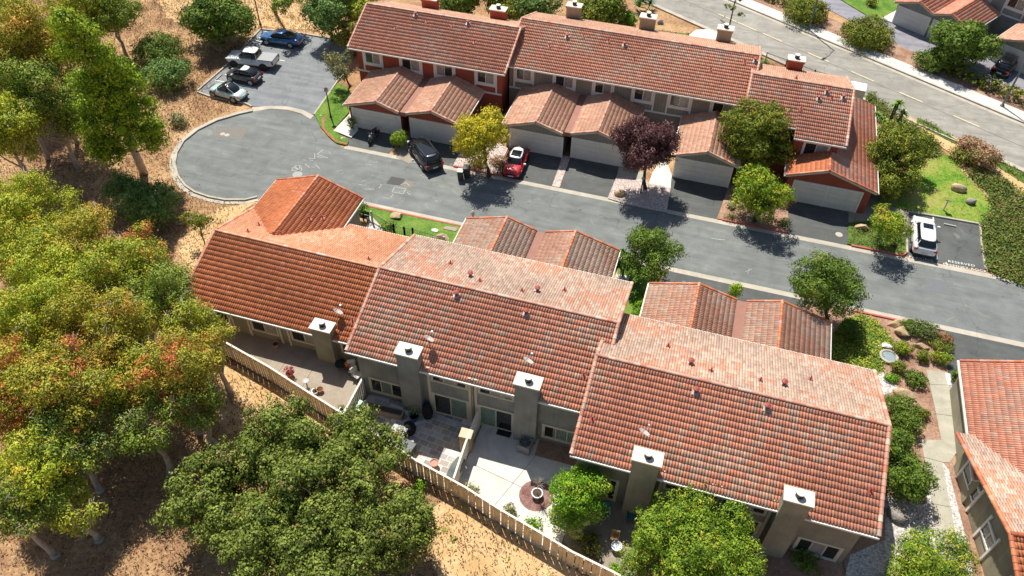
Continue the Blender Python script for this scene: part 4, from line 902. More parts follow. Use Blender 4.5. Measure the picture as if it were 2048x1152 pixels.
# tall leaning eucalyptus
def tall():
    B = at(285, 345); rng = random.Random(5)
    t = thing('eucalyptus_tree', 'tall bright green eucalyptus with bare twin trunk beside the round turning area', 'tree', (B.x, B.y, 0))
    path = [(at(285-155*s, 345-300*s, 17.5*s**.97)) for s in (0, .15, .3, .45, .6, .75, .9, 1)]
    tp = [Vector((B.x, B.y, 0)), Vector((B.x+.3, B.y-.2, 3)), ] 
    cl = []
    for x, y, h, r in ((262, 270, 5.5, 1.7), (200, 285, 5.5, 1.5), (300, 255, 5.5, 1.4), (190, 250, 7, 1.5), (235, 235, 7.5, 1.9), (280, 215, 8, 1.6), (215, 190, 9.5, 1.9), (255, 170, 10, 1.7), (175, 165, 11, 1.7), (225, 140, 11.5, 1.7), (195, 115, 13, 1.7), (150, 100, 14, 1.6), (170, 70, 15, 1.5), (135, 55, 16, 1.4), (205, 300, 4.5, 1.3), (310, 285, 4.2, 1.2), (175, 210, 8.5, 1.3), (245, 205, 8.5, 1.5), (130, 40, 17.2, 1.1), (225, 305, 4.5, 1.3)):
        p = at(x, y, h); cl.append((p.x, p.y, p.z, r*.82, r*.82, r*.6))
    top = at(150, 70, 15.5)
    for k, (q, r_) in enumerate(((top, .3), (Vector((B.x-.7, B.y+.9, 9.5)), .2))):
        m = MB(); P0 = Vector((B.x+.35*k, B.y-.1*k, 0)); m.tube([P0.lerp(q, i/6)+Vector((rng.uniform(-.15, .15), rng.uniform(-.15, .15), 0)) for i in range(7)], [r_*(1.2-.15*i) for i in range(7)], 9); m.build('trunk', BARKP, t, smooth=True)
    for c in cl:
        s = Vector((B.x, B.y, 0)).lerp(top, min(.95, max(.1, (c[2]-1.5)/15.5))); MB().tube([s, s.lerp(Vector(c[:3]), .5)+Vector((0, 0, -.2)), c[:3]], [.09, .06, .03], 6).build('branch', BARK, t)
    crown(t, cl, 'euca', dens=8.5, per=14, tr=.36, ls=.22, seed=5, shell=.5, lump=.3)
tall()
# oaks at the bottom
ok = dict(dens=10, per=13, tr=.22, ls=.15, asp=.7, shell=.6, lump=.36, up=.5)
for lb, x, y, h, rx, rz, s in (
  ('oak with ragged crown, leftmost of the oaks below the fence', 425, 985, 3.6, 3.1, 1.7, 41),
  ('oak whose pointed crown reaches up to the long wooden fence', 570, 880, 3.8, 3.1, 1.8, 42),
  ('oak hugging the fence beside the slate patio', 720, 905, 3.6, 3.0, 1.7, 43),
  ('big oak in the middle of the oak clump below the fence', 640, 990, 4.6, 3.3, 2.0, 44),
  ('oak at the bottom edge, left part of the oak clump', 535, 1095, 4.0, 3.0, 1.7, 45),
  ('oak at the bottom edge between two other oaks', 680, 1110, 4.2, 2.8, 1.7, 46),
  ('oak at the right end of the oak clump, by the dry bank', 795, 1050, 3.6, 2.5, 1.8, 47)):
    tree(lb, x, y, h, rx, rz, 'oak', name='oak_tree', group='oaks below the fence', n=26, cr=.26, bark=BARKD, nb=9, seed=s, **ok)
# street and garden trees
tree('yellow leaved street tree between the dark car and the red car', 966, 272, 3.95, 2.9, 1.8, 'yellow', name='street_tree', base=(978, 352), n=15, cr=.34, bark=BARKD, dens=8, per=13, tr=.28, ls=.18, shell=.45)
tree('purple leaved plum tree in front of the grey garages', 1290, 285, 4.9, 2.9, 2.1, 'plum', name='plum_tree', base=(1290, 378), n=18, cr=.36, bark=BARKD, dens=10, per=13, tr=.26, ls=.17, shell=.4)
tree('large olive green tree covering the corner of the red end house', 1512, 268, 4.2, 3.6, 3.0, 'olive', name='garden_tree', base=(1505, 380), n=22, cr=.32, dens=10, per=13, tr=.27, ls=.17, bark=BARKD)
tree('rounded green tree with orange flushed tips in the mulch bed', 1525, 390, 2.9, 2.7, 2.2, 'flower', name='garden_tree', n=14, cr=.37, dens=8, per=13, tr=.26, ls=.17, bark=BARKD)
tree('leafy green tree rising between the two near garage pairs', 1300, 508, 3.0, 2.3, 2.0, 'green', name='garden_tree', base=(1300, 590), n=17, cr=.35, dens=11, per=13, tr=.24, ls=.15, bark=BARKD)
tree('dome shaped green tree overhanging the street by the right near garage', 1650, 570, 3.6, 2.9, 1.7, 'green', name='garden_tree', base=(1655, 655), n=22, cr=.33, dens=11, per=14, tr=.26, ls=.14, bark=BARKD)
tree('small green and orange tree beside the white parked car', 1782, 447, 2.7, 1.9, 1.4, 'flower', name='garden_tree', base=(1790, 492), n=10, cr=.4, dens=8, per=13, tr=.24, ls=.16, bark=BARKD)
tree('broad olive green tree right of the red end house', 1797, 300, 3.0, 2.8, 2.4, 'olive', name='garden_tree', n=16, cr=.36, dens=10, per=13, tr=.28, ls=.18, bark=BARKD)
tree('olive green tree beside the wing of the red end house, lower one', 1787, 360, 1.9, 2.2, 1.6, 'olive', name='garden_tree', n=11, cr=.42, dens=10, per=13, tr=.28, ls=.17, bark=BARKD)
tree('lime green tree with pale blossom on the concrete patio', 1147, 988, 2.4, 2.0, 1.9, 'lime', name='garden_tree', n=18, cr=.36, dens=15, per=14, tr=.22, ls=.12, bark=BARKD)
t_ = [o for o in bpy.data.objects if o.get('label', '').startswith('lime green tree')][0]
cl = [(*at(x, y, z), r, r, r*.8) for x, y, z, r in ((1113, 1030, 1.7, .45), (1170, 1035, 1.9, .4), (1150, 1062, 1.4, .45), (1192, 1020, 2, .35), (1120, 1055, 1.3, .4))]
crown(t_, cl, 'blossom', 'blossom', dens=26, per=9, tr=.12, ls=.1, seed=9)
tree('bushy yellow green pine over the bottom edge, left of the last chimney', 1395, 1085, 3.0, 3.6, 2.2, 'pine', name='pine_tree', n=34, cr=.27, dens=13, per=14, tr=.2, ls=.14, asp=.45, bark=BARK, seed=61, lump=.3)
tree('second bushy pine peeking over the bottom edge at its left', 1290, 1120, 2.2, 1.5, 1.4, 'pine', name='pine_tree', n=8, cr=.42, dens=10, per=15, tr=.25, ls=.15, asp=.3, seed=62)
tree('bright green feathery tree at the bottom edge below the paved path', 1880, 1142, 1.8, 2.7, 1.4, 'pine', name='garden_tree', n=20, cr=.32, dens=14, per=14, tr=.2, ls=.14, asp=.4, seed=63)
tree('small tree with flat crown on the dry slope by the orange roof', 397, 436, 2.6, 1.1, .6, 'olive', name='garden_tree', base=(404, 470), n=6, cr=.5, dens=11, per=12, tr=.2, ls=.14, tr_=.08, nb=4)
tree('sparse grey green tree by the far left end of the red block', 680, 125, 3.0, 1.9, 1.8, 'grey', name='garden_tree', base=(700, 172), n=8, cr=.35, dens=4, per=12, tr=.3, ls=.2, tr_=.1)
tree('dark green tree against the gable of the red block', 705, 72, 2.2, 2.0, 1.5, 'olive', name='garden_tree', n=8, cr=.42, dens=6, per=12, tr=.35, ls=.22)
fk = dict(dens=6.5, per=12, tr=.36, ls=.26)
tree('green tree at the top edge, left of the blue car', 430, 25, 3.5, 4.2, 2.6, 'green', name='hillside_tree', n=12, cr=.4, **fk)
tree('bare branched tree on the dry slope at the top edge', 565, 2, 4, 2.2, 1.2, 'gumdark', name='hillside_tree', base=(548, 18), n=5, cr=.35, tr_=.2, nb=5, **fk)
for lb, x, y, h, r, pal in (('dark green tree at the top edge, left of the red block roof', 655, 15, 4, 3.2, 'ash'), ('yellow green tree touching the left end of the red roof', 712, 8, 4, 2.6, 'gumbright'),
   ('dark green tree behind the ridge of the red block', 915, 2, 3, 3.0, 'green'), ('olive tree behind the red block, left of the grey block chimneys', 1010, 5, 3, 2.6, 'olive'), ('dark tree behind the first grey chimney of the far row', 1085, 20, 2.5, 2.9, 'ash'), ('olive tree behind the grey block, near its second chimney', 1180, 30, 2.2, 2.6, 'olive'), ('lime shrub like tree beside the second grey chimney', 1255, 44, 1.2, 1.3, 'lime'), ('dark tree at the top edge beside the agave plants', 1215, 0, 3, 3, 'gumdark')):
    tree(lb, x, y, h, r, r*.75, pal, name='garden_tree', n=9, cr=.42, **fk)
tree('round green tree left of the far parked car', 1925, 88, 2.8, 3.4, 2.2, 'green', name='garden_tree', n=15, cr=.36, **fk)
# bushes
bk = dict(dens=6, per=12, tr=.3, ls=.18)
shrub('grey green bush with two lobes between tall eucalyptus and turning area', 300, 405, 1.8, 2.3, 'ash', rz=1.8, n=7, **bk)
shrub('smaller grey green bush directly left of the two lobed one', 250, 378, 1.7, 1.5, 'ash', rz=1.4, n=6, **bk)
shrub('pale green bush in the shade below the parking lot edge', 330, 145, 1.5, 2.3, 'ash', rz=1.5, n=7, **bk)
shrub('dark green bush in tree shade above the pale green bush', 318, 98, 1.4, 2.4, 'green', rz=1.4, n=7, **bk)
shrub('low thin bush on the litter slope left of the turning area', 357, 240, .5, .9, 'grey', n=4, **bk)
shrub('clipped boxy hedge bush between motorcycle and dark car', 797, 277, 1.0, .75, 'hedge', ry=.75, rz=.8, n=8, dens=22, per=9, tr=.12, ls=.11)
shrub('small dark shrub at the path corner by the first garage', 702, 244, .8, .5, 'green', rz=.7, n=4)
shrub('round green bush by the iron gate', 775, 455, .8, .75, 'green', rz=.6, n=5)
shrub('green bush with red stems by the orange roof corner', 722, 418, 1.2, .6, 'green', rz=.6, n=4)
shrub('clipped cone shaped bush on the near driveway island', 1471, 583, 1.0, .42, 'hedge', rz=1.0, n=4, dens=20)
shrub('brown dry shrub under the yellow street tree', 1000, 325, .4, 1.0, 'brown', rz=.4, n=5)
shrub('brown and green shrub left of the yellow street tree trunk', 955, 330, .4, .8, 'brown', rz=.4, n=5)
shrub('thin shrub beside the trunk of the yellow street tree', 960, 318, .8, .4, 'yellow', rz=.5, n=3, dens=7)
shrub('silver grey low shrub at the edge of the mulch bed', 1463, 432, .3, .5, 'grey', rz=.3, n=4)
shrub('silver grey cushion plant by the kerb of the mulch bed', 1462, 412, .3, .45, 'grey', rz=.3, n=4)
shrub('grey green low shrub at the right edge of the mulch bed', 1570, 445, .4, .55, 'juniper', rz=.4, n=4)
shrub('dark green shrub under the large olive green tree', 1490, 355, .7, 1.0, 'green', rz=.7, n=5)
for lb, x, y, h, rx, ry, pal in (
  ('grey green juniper mound beside the kerb and two boulders', 1843, 658, .55, 1.25, .8, 'juniper'),
  ('small green shrub joined to the left of the juniper mound', 1818, 650, .5, .6, .5, 'green'),
  ('low spreading green shrub right below the juniper mound', 1882, 690, .3, .9, .7, 'cover'),
  ('dark red and green shrub near the last driveway', 1892, 678, .4, .5, .4, 'brown'),
  ('yellow tipped round shrub below the boulders', 1806, 696, .5, .7, .55, 'flower'),
  ('round golden green shrub in the middle of the rock garden', 1847, 712, .45, .5, .5, 'olive'),
  ('yellow and green shrub casting a dark shadow above the path', 1884, 716, .5, .8, .45, 'flower'),
  ('round golden shrub right of the small basin', 1797, 733, .45, .5, .45, 'olive'),
  ('dense dark green mound left of the path start', 1832, 757, .45, .85, .75, 'green'),
  ('small bright green cushion shrub at the gravel edge', 1785, 756, .25, .6, .4, 'lime'),
  ('clipped flat topped dark green bush by the gravel, upper one', 1797, 813, .8, 1.1, .75, 'green'),
  ('clipped flat topped dark green bush by the gravel, lower one', 1816, 846, .8, 1.05, .7, 'green'),
  ('small leafy shrub right of the clipped bushes', 1843, 825, .4, .6, .4, 'cover'),
  ('dark shaded bush between the street tree and yellow ground cover', 1705, 660, .8, 1.0, .8, 'green'),
  ('small dark round bush by the white pad of the last house', 1916, 752, .6, .45, .45, 'green')):
    shrub(lb, x, y, h, rx, pal, ry=ry, rz=h*.95, n=7, dens=26, per=9, tr=.1, ls=.1, shell=.92, lump=.06)
tree('tall dark shrub along the east gable of the nearest block, upper one', 1792, 905, 1.6, 1.6, 1.2, 'green', name='garden_tree', n=13, cr=.4, dens=13, per=13, tr=.22, ls=.13, bark=BARKD)
tree('tall dark shrub along the east gable of the nearest block, lower one', 1820, 962, 1.6, 1.5, 1.1, 'green', name='garden_tree', n=13, cr=.4, dens=13, per=13, tr=.22, ls=.13, bark=BARKD)
shrub('pink flowering bush at the roadside, right one', 1968, 310, 1.2, 1.5, 'pink', rz=1.1, n=6, **bk)
shrub('pinkish brown flowering bush at the roadside, left one', 1944, 294, 1.1, 1.3, 'pink', rz=1.0, n=6, **bk)
shrub('low green shrub in front of the pink flowering bushes', 1925, 312, .6, 1.1, 'cover', rz=.6, n=5, **bk)
for lb, x, y, h, r, pal in (('rounded olive bush left of the first street light', 1612, 20, 1.3, 2.4, 'olive'), ('large dark olive bush between the hedges across the road', 1735, 65, 1.3, 2.8, 'olive'), ('round green bush below the far round tree', 1860, 118, 1.2, 1.6, 'green')):
    shrub(lb, x, y, h, r, pal, rz=r*.65, n=7, **bk)
shrub('dark lawn shrub on the far bright green lawn', 1743, 5, .5, .7, 'olive', n=4, **bk)
for lb, x, y, r, pal in (('dry leaved low shrub at the fence foot, left of the lime tree', 1020, 1020, .45, 'grey'), ('green herb clump at the fence foot by the lime tree', 1065, 1050, .6, 'lime'), ('grey lavender clump at the corner of the concrete patio', 945, 980, .45, 'grey'), ('bright weed clump outside the fence by the oaks', 838, 975, .5, 'lime'), ('bushy fern in the shade below the last window', 1610, 1120, .9, 'green'), ('leafy plant cluster near the brick pad at the fence', 1235, 1140, .6, 'lime'), ('low green bush in the bed between lime tree and pine', 1180, 1090, .9, 'cover')):
    shrub(lb, x, y, .35, r, pal, rz=.4, n=4, dens=10)
# low hedge strip between the near garages
def hedge(label, a, b, wd, h, pal, dens=14, name='hedge', seed=1, ls=.12, **kw):
    a, b = Vector(a), Vector(b); L = (b-a).length; n = max(2, int(L/(wd*.8))); t = thing(name, label, 'hedge', (a.x, a.y, 0)); rng = random.Random(seed)
    cl = []
    for i in range(n+1):
        p = a.lerp(b, i/n); cl.append((p.x+rng.uniform(-.1, .1)*wd, p.y+rng.uniform(-.1, .1)*wd, h*.5, wd*.65, wd*.65, h*.6*rng.uniform(.85, 1.15)))
    m = MB(); m.tube([(a.x, a.y, .02), (a.x, a.y, h*.5)], .04, 5); m.tube([(b.x, b.y, .02), (b.x, b.y, h*.5)], .04, 5); m.build('stem', BARKD, t)
    crown(t, cl, pal, 'foliage', seed=seed, dens=dens, per=10, tr=.15, ls=ls, **kw); return t
hedge('narrow clipped hedge between the two near garage pairs', (-2.2, 36.5, 0), (-1.9, 42.2, 0), .55, .9, 'lime')
a_, b_ = at(1385, 0), 0
hedge('low olive hedge along the far pavement, left stretch', (*rp(5, 11.3), 0), (*rp(15.5, 11.2), 0), 1.5, 1.0, 'olive', 6, seed=2, ls=.2)
hedge('low hedge along the far pavement, between the two big bushes', (*rp(19.5, 11.2), 0), (*rp(23.5, 11.2), 0), 1.4, 1.0, 'cover', 6, seed=3, ls=.2)
hedge('low hedge along the far pavement, below the green tree', (*rp(29.5, 11.2), 0), (*rp(41.5, 11.0), 0), 1.5, 1.1, 'olive', 6, seed=4, ls=.2)
hedge('low hedge along the far pavement, at the right edge', (*rp(43, 11.3), 0), (*rp(58, 11.3), 0), 1.4, 1.0, 'cover', 6, seed=5, ls=.2)
# ground covers (stuff)
def inpoly(px, py, poly):
    c = np.zeros(len(px), bool); j = len(poly)-1
    for i in range(len(poly)):
        xi, yi = poly[i]; xj, yj = poly[j]
        c ^= ((yi > py) != (yj > py)) & (px < (xj-xi)*(py-yi)/(yj-yi+1e-12)+xi); j = i
    return c
def cover(name, poly, pal, dens, h, ls, seed, label=None, mat=None, per=8, tr=.16, blade=False, hmin=.02, mask=None):
    if not mat and not blade and name == 'ground_cover': sheet('planting_bed', poly, .035+.0011*seed, MATS['ivy_bed'])
    rng = np.random.default_rng(seed); P_ = np.array(poly); x0, y0 = P_.min(0); x1, y1 = P_.max(0)
    n = int((x1-x0)*(y1-y0)*dens); x = rng.uniform(x0, x1, n); y = rng.uniform(y0, y1, n); k = inpoly(x, y, poly)
    if mask is not None: k &= mask(x, y, rng)
    x, y = x[k], y[k]; T = len(x)
    base, alt, pr = VP[pal]; blob = np.sin(x*.9+np.sin(y*1.1)*1.4)*np.sin(y*.8+np.sin(x*.7)*1.3)
    hh = h*(.55+.45*(.5+.5*np.sin(x*1.7+2*np.sin(y*1.3))*np.cos(y*1.9+np.sin(x*2.1))))*rng.uniform(.5, 1.0, T)+hmin
    col = np.where((rng.random(T) < pr*(1+.9*blob))[:, None], alt[rng.integers(0, len(alt), T)], base[rng.integers(0, len(base), T)])*rng.normal(1, .1, (T, 1))
    L = np.repeat(np.arange(T), per); m = len(L); p = np.stack([x[L], y[L], hh[L]], 1)+rng.normal(0, tr, (m, 3))*np.array([1, 1, .3]); p[:, 2] = np.maximum(p[:, 2], .03)
    nr = rng.normal(0, .55, (m, 3))+np.array([0, 0, .9]) if not blade else rng.normal(0, 1, (m, 3))*np.array([1, 1, .35])
    nr /= np.linalg.norm(nr, axis=1, keepdims=True); t = rng.normal(size=(m, 3))
    if blade: t = np.cross(nr, np.array([0, 0, 1.0])+rng.normal(0, .5, (m, 3)))
    a = np.cross(nr, t); a /= np.linalg.norm(a, axis=1, keepdims=True)+1e-9; b = np.cross(nr, a); s = ls*rng.uniform(.6, 1.4, (m, 1)); asp = .5
    if blade: a, b = b, a; asp = .14
    if blade: a, b = a, b
    V = np.stack([p-b*s*.5, p+a*s*asp*.5, p+b*s*.5, p-a*s*asp*.5], 1).reshape(-1, 3)
    o = npmesh(name, V, np.arange(m*4).reshape(m, 4), np.clip(col[L]*rng.normal(1, .12, (m, 1)), .005, 1), mat or LEAF)
    return tag(o, label, None, None, 'stuff')
cover('ground_cover', ug, 'yelcover', 26, .22, .14, 1)
cover('ground_cover', P((1934, 345), (1955, 340), (1990, 355), (2048, 395), (2080, 420), (2080, 590), (2048, 572), (2006, 556), (1976, 540), (1967, 494), (1963, 445), (1985, 415), (1975, 385), (1950, 365)), 'cover', 20, .55, .2, 2, per=12, tr=.25)
cover('ground_cover', P((1730, 192), (1745, 190), (1776, 218), (1812, 243), (1850, 268), (1882, 298), (1875, 312), (1850, 316), (1810, 310), (1790, 280), (1745, 230)), 'cover', 18, .5, .2, 3, per=12, tr=.25)
cover('ground_cover', P((1835, 235), (1870, 252), (1920, 285), (1912, 290), (1860, 264), (1832, 246)), 'cover', 7, .3, .18, 4)
cover('ground_cover', P((1985, 310), (2048, 348), (2048, 368), (1990, 332)), 'olive', 7, .3, .18, 5)
cover('ground_cover', P((1697, 447), (1753, 444), (1780, 456), (1808, 478), (1806, 503), (1750, 498), (1696, 487)), 'cover', 16, .25, .14, 6)
cover('ground_cover', P((1230, 112), (1300, 60), (1400, 70), (1536, 120), (1560, 165), (1530, 140), (1400, 95), (1250, 60)), 'straw', 4, .2, .25, 7)
cover('ground_cover', [(5.6, 72), (12, 71.6), (15, 74), (10, 78.5), (3.4, 80.5), (3.4, 75)], 'lime', 6, .4, .25, 8)
GR = [tuple(at(x, y)[:2]) for x, y in ((-40, -60), (-40, 1190), (300, 1190), (1000, 1190), (1180, 1150), (1010, 1050), (900, 985), (700, 880), (560, 780), (440, 700), (380, 660), (330, 600), (420, 470), (500, 408), (410, 402), (360, 370), (340, 310), (380, 260), (470, 215), (400, 188), (460, 122), (520, 55), (690, 75), (720, -60))]
def gm(x, y, rng): return (np.sin(x*.45+np.sin(y*.5)*2)*np.sin(y*.4+np.sin(x*.3)*2)+rng.normal(0, .5, len(x))) > -.35
cover('dry_grass', GR, 'straw', 5.0, .12, .34, 9, mat=STRAW, per=7, tr=.3, blade=True, mask=gm)
cover('leaf_litter', GR, 'brown', 6.0, .03, .15, 10, mat=STRAW, per=7, tr=.5, mask=lambda x, y, r: ~gm(x, y, r))
cover('weeds', [tuple(at(x, y)[:2]) for x, y in ((900, 985), (1180, 1140), (1150, 1190), (900, 1190), (870, 1050))], 'lime', .35, .15, .16, 11, per=14, tr=.2)
cover('grass_blades', P((1838, 320), (1870, 318), (1885, 309), (1906, 316), (1925, 345), (1950, 372), (1978, 398), (1983, 415), (1975, 432), (1961, 447), (1876, 432), (1815, 421), (1757, 405), (1760, 380), (1800, 370)), 'hedge', 12, .05, .16, 13, per=6, blade=True, hmin=.07, mask=gm)
cover('grass_blades', P((629, 229), (655, 192), (676, 167), (700, 180), (698, 226), (667, 262), (698, 284), (694, 292), (672, 287), (655, 272), (641, 254)), 'hedge', 26, .05, .1, 12, per=5, blade=True, hmin=.11)
# ------------------------------------------------------------------ VEHICLES
def paint(name, c, metal=.3, rough=.28): return flat(name, c, rough, .02, .5, metal, .5, .8)
CARGL = flat('car_glass', '#15191c', .06, .1, 1, 0, .9); RIM = flat('alloy_rim', '#b4b6b8', .3, .05, 3, .7)
TAIL = flat('tail_lamp_red', '#a01616', .2, .1); HEAD = flat('head_lamp_clear', '#d9dde0', .15, .05, 2, .3); PLATE = flat('plate_white', '#c9ccd0', .5, .05); CHR = flat('chrome', '#c8cacc', .2, .02, 3, .9)
def loft(rings, name, mat, parent, smooth=True, sub=1, closed=True):
    m = MB(); k = len(rings[0])
    for r_ in rings: m.v += [tuple(p) for p in r_]
    for i in range(len(rings)-1):
        for j in range(k if closed else k-1):
            j2 = (j+1) % k; m.f.append((i*k+j, i*k+j2, (i+1)*k+j2, (i+1)*k+j)); m.m.append(0)
    if closed: m.f.append(tuple(range(k-1, -1, -1))); m.f.append(tuple((len(rings)-1)*k+j for j in range(k))); m.m += [0, 0]
    o = m.build(name, mat, parent, smooth=smooth, local=True)
    bm_fix(o)
    if sub: s = o.modifiers.new('sub', 'SUBSURF'); s.levels = sub; s.render_levels = sub
    return o
import bmesh
def bm_fix(o):
    b = bmesh.new(); b.from_mesh(o.data); bmesh.ops.recalc_face_normals(b, faces=b.faces); b.to_mesh(o.data); b.free()
def car(name, label, px, py, head, L, W, Hh, col, st, gh, wb, wr=.33, roofm=None, cat='car', sunroof=None, rims=RIM, z0=.2, tails=None, round_head=False, spoiler=False, rails=False, base_z=.004):
    """local +x is the front. st: (x frac, half width frac, z top). gh: (x frac, half width bottom frac, z bottom, half width top frac, z top)"""
    P0 = at(px, py, .7); t = thing(name, label, cat, (P0.x, P0.y, base_z)); t.rotation_euler = (0, 0, head)
    pm = col
    rings = []
    for xf, wf, zt in st:
        x = (xf-.5)*L*-1; w_ = W/2*wf; zb = z0+(.14 if xf < .04 or xf > .96 else 0); zm = zb+(zt-zb)*.5
        rings.append([(x, y, z) for y, z in ((-w_*.82, zb), (-w_*.98, zb+.1), (-w_, zm), (-w_*.97, zt-.1), (-w_*.84, zt-.01), (-w_*.4, zt+.02), (w_*.4, zt+.02), (w_*.84, zt-.01), (w_*.97, zt-.1), (w_, zm), (w_*.98, zb+.1), (w_*.82, zb))])
    body = loft(rings, 'body', pm, t)
    g = [[((.5-xf)*L, -W/2*wb_, zb), ((.5-xf)*L, -W/2*(wb_*.45+wt*.55), zb+(zt-zb)*.6), ((.5-xf)*L, -W/2*wt, zt-.02), ((.5-xf)*L, -W/2*wt*.5, zt), ((.5-xf)*L, W/2*wt*.5, zt), ((.5-xf)*L, W/2*wt, zt-.02), ((.5-xf)*L, W/2*(wb_*.45+wt*.55), zb+(zt-zb)*.6), ((.5-xf)*L, W/2*wb_, zb)] for xf, wb_, zb, wt, zt in gh]
    loft(g, 'windows', CARGL, t, sub=1)
    ri = [i for i, q in enumerate(gh) if q[4] > Hh-.13]
    rr2 = []
    for i in ri:
        xf, wb_, zb, wt, zt = gh[i]; x = (.5-xf)*L
        rr2.append([(x, -W/2*wt*1.03, zt-.06), (x, -W/2*wt*.97, zt+.012), (x, -W/2*wt*.5, zt+.035), (x, W/2*wt*.5, zt+.035), (x, W/2*wt*.97, zt+.012), (x, W/2*wt*1.03, zt-.06)])
    roof = loft(rr2, 'roof_panel', roofm or pm, t, sub=1)
    # pillars
    for i in (0, len(gh)//2, len(gh)-1):
        xf, wb_, zb, wt, zt = gh[i]; j = ri[0] if i == 0 else (ri[-1] if i == len(gh)-1 else i); q = gh[j]
        for s in (-1, 1):
            p = [((.5-xf)*L, s*W/2*wb_*1.0, zb+.02), ((.5-(xf+q[0])/2)*L, s*W/2*((wb_+q[3])/2+.03), (zb+q[4])/2), ((.5-q[0])*L, s*W/2*q[3]*1.01, q[4]-.04)]
            MB().tube(p, .035, 6).build('pillar', pm if i != len(gh)//2 else BLACK, t, local=True)
    if sunroof:
        a, b, wf = sunroof; zt = max(q[4] for q in gh)+.042; MB().box((.5-b)*L, (.5-a)*L, -W/2*wf, W/2*wf, zt-.02, zt).build('sunroof', CARGL, roof, local=True, bevel=.01)
    for xw in wb:
        for s in (-1, 1):
            x = (.5-xw)*L; y = s*(W/2-.1)
            a = MB(); a.tube([(x, s*(W/2-.3), wr), (x, s*(W/2+.006), wr)], wr+.07, 20); a.build('wheel_arch', BLACK, t, local=True)
            wl = MB().tube([(x, s*(W/2-.22), wr), (x, s*(W/2-.2), wr), (x, s*(W/2), wr), (x, s*(W/2+.015), wr)], [wr-.03, wr, wr, wr-.03], 22).build('wheel', RUB, t, local=True, smooth=False)
            r_ = MB(); 
            for k in range(5):
                an = k*2*math.pi/5; r_.beam((x, s*(W/2+.022), wr), (x+math.cos(an)*wr*.66, s*(W/2+.022), wr+math.sin(an)*wr*.66), .012, .075, up=(0, 1, 0))
            r_.tube([(x, s*(W/2+.012), wr), (x, s*(W/2+.018), wr)], wr*.7, 20); r_.build('rim', rims, wl, local=True)
    xf_, xr_ = L/2, -L/2; wd = W/2
    zt0, zt1 = st[1][2], st[-2][2]
    for s in (-1, 1):
        if round_head: MB().lathe((xf_-.42, s*wd*.68, zt0-.08), [(.02, -.06), (.15, -.02), (.13, .06), (.02, .09)], 14).build('headlight', HEAD, t, local=True, smooth=True)
        else: MB().obox((xf_-.2, s*wd*.72, zt0-.1), (.3, .34, .13), az=-s*.5).build('headlight', HEAD, t, local=True, bevel=.03)
        if tails == 'round': MB().lathe((xr_+.22, s*wd*.72, zt1-.13), [(.02, -.06), (.12, 0), (.11, .07), (.02, .1)], 14).build('taillight', TAIL, t, local=True, smooth=True)
        elif tails == 'tall': MB().obox((xr_+.08, s*wd*.86, zt1-.22), (.14, .17, .36)).build('taillight', TAIL, t, local=True, bevel=.02)
        else: MB().obox((xr_+.12, s*wd*.76, zt1-.16), (.2, .38, .13), az=s*.35).build('taillight', TAIL, t, local=True, bevel=.02)
        gx = (.5-gh[0][0]-.06)*L; MB().obox((gx, s*(wd+.1), gh[0][2]+.1), (.16, .22, .13)).build('mirror', roofm or pm, t, local=True, bevel=.03)
        for dx in (.38, .56): MB().box((.5-dx)*L-.09, (.5-dx)*L+.09, s*(wd*.985)-.015, s*(wd*.985)+.02, gh[0][2]-.16, gh[0][2]-.13).build('door_handle', CHR, t, local=True)
        if rails: MB().tube([((.5-gh[ri[0]][0])*L-.1, s*wd*.66, Hh+.04), ((.5-gh[ri[-1]][0])*L+.1, s*wd*.66, Hh+.04)], .02, 6).build('roof_rail', BLACK, t, local=True)
        MB().box(-L*.3, L*.3, s*wd-.02, s*wd+.006, z0+.02, z0+.1).build('side_sill', BLACK, t, local=True)
    MB().obox((xr_+.02, 0, .62), (.05, .5, .14)).build('number_plate', PLATE, t, local=True); MB().obox((xf_-.02, 0, .42), (.06, .5, .13)).build('number_plate', PLATE, t, local=True)
    MB().box(xf_-.1, xf_-.01, -wd*.5, wd*.5, .5, .66).build('grille', BLACK, t, local=True, bevel=.02)
    MB().box(xr_+.0, xr_+.12, -wd*.8, wd*.8, z0+.12, z0+.26).build('bumper', BLACK, t, local=True, bevel=.03)
    return t
def hd(p, q):
    a, b = at(*p), at(*q); return math.atan2(b.y-a.y, b.x-a.x)
SEDAN = [(0, .7, .62), (.03, .86, .7), (.1, .95, .78), (.27, 1, .9), (.5, 1, .93), (.75, 1, .95), (.9, .97, 1.0), (.97, .88, .96), (1, .74, .8)]
GSED = [(.25, .8, .86, .7, .9), (.4, .86, .88, .66, 1.38), (.5, .87, .9, .66, 1.43), (.66, .87, .92, .64, 1.41), (.9, .78, .95, .66, .98)]
SUVB = [(0, .72, .78), (.03, .88, .88), (.1, .96, .95), (.26, 1, 1.04), (.5, 1, 1.04), (.75, 1, 1.05), (.93, .97, 1.07), (.98, .9, 1.04), (1, .82, .8)]
GSUV = [(.24, .82, 1.0, .72, 1.04), (.36, .87, 1.0, .68, 1.58), (.5, .88, 1.0, .69, 1.66), (.8, .87, 1.02, .67, 1.65), (.9, .85, 1.03, .64, 1.58), (.975, .8, 1.05, .7, 1.1)]
car('parked_car', 'glossy blue sedan parked at the top of the small lot', 563, 74, hd((604, 82), (522, 70)), 4.85, 1.84, 1.45, paint('car_blue', '#2f6496', .5), SEDAN, GSED, (.2, .79), sunroof=(.44, .54, .4))
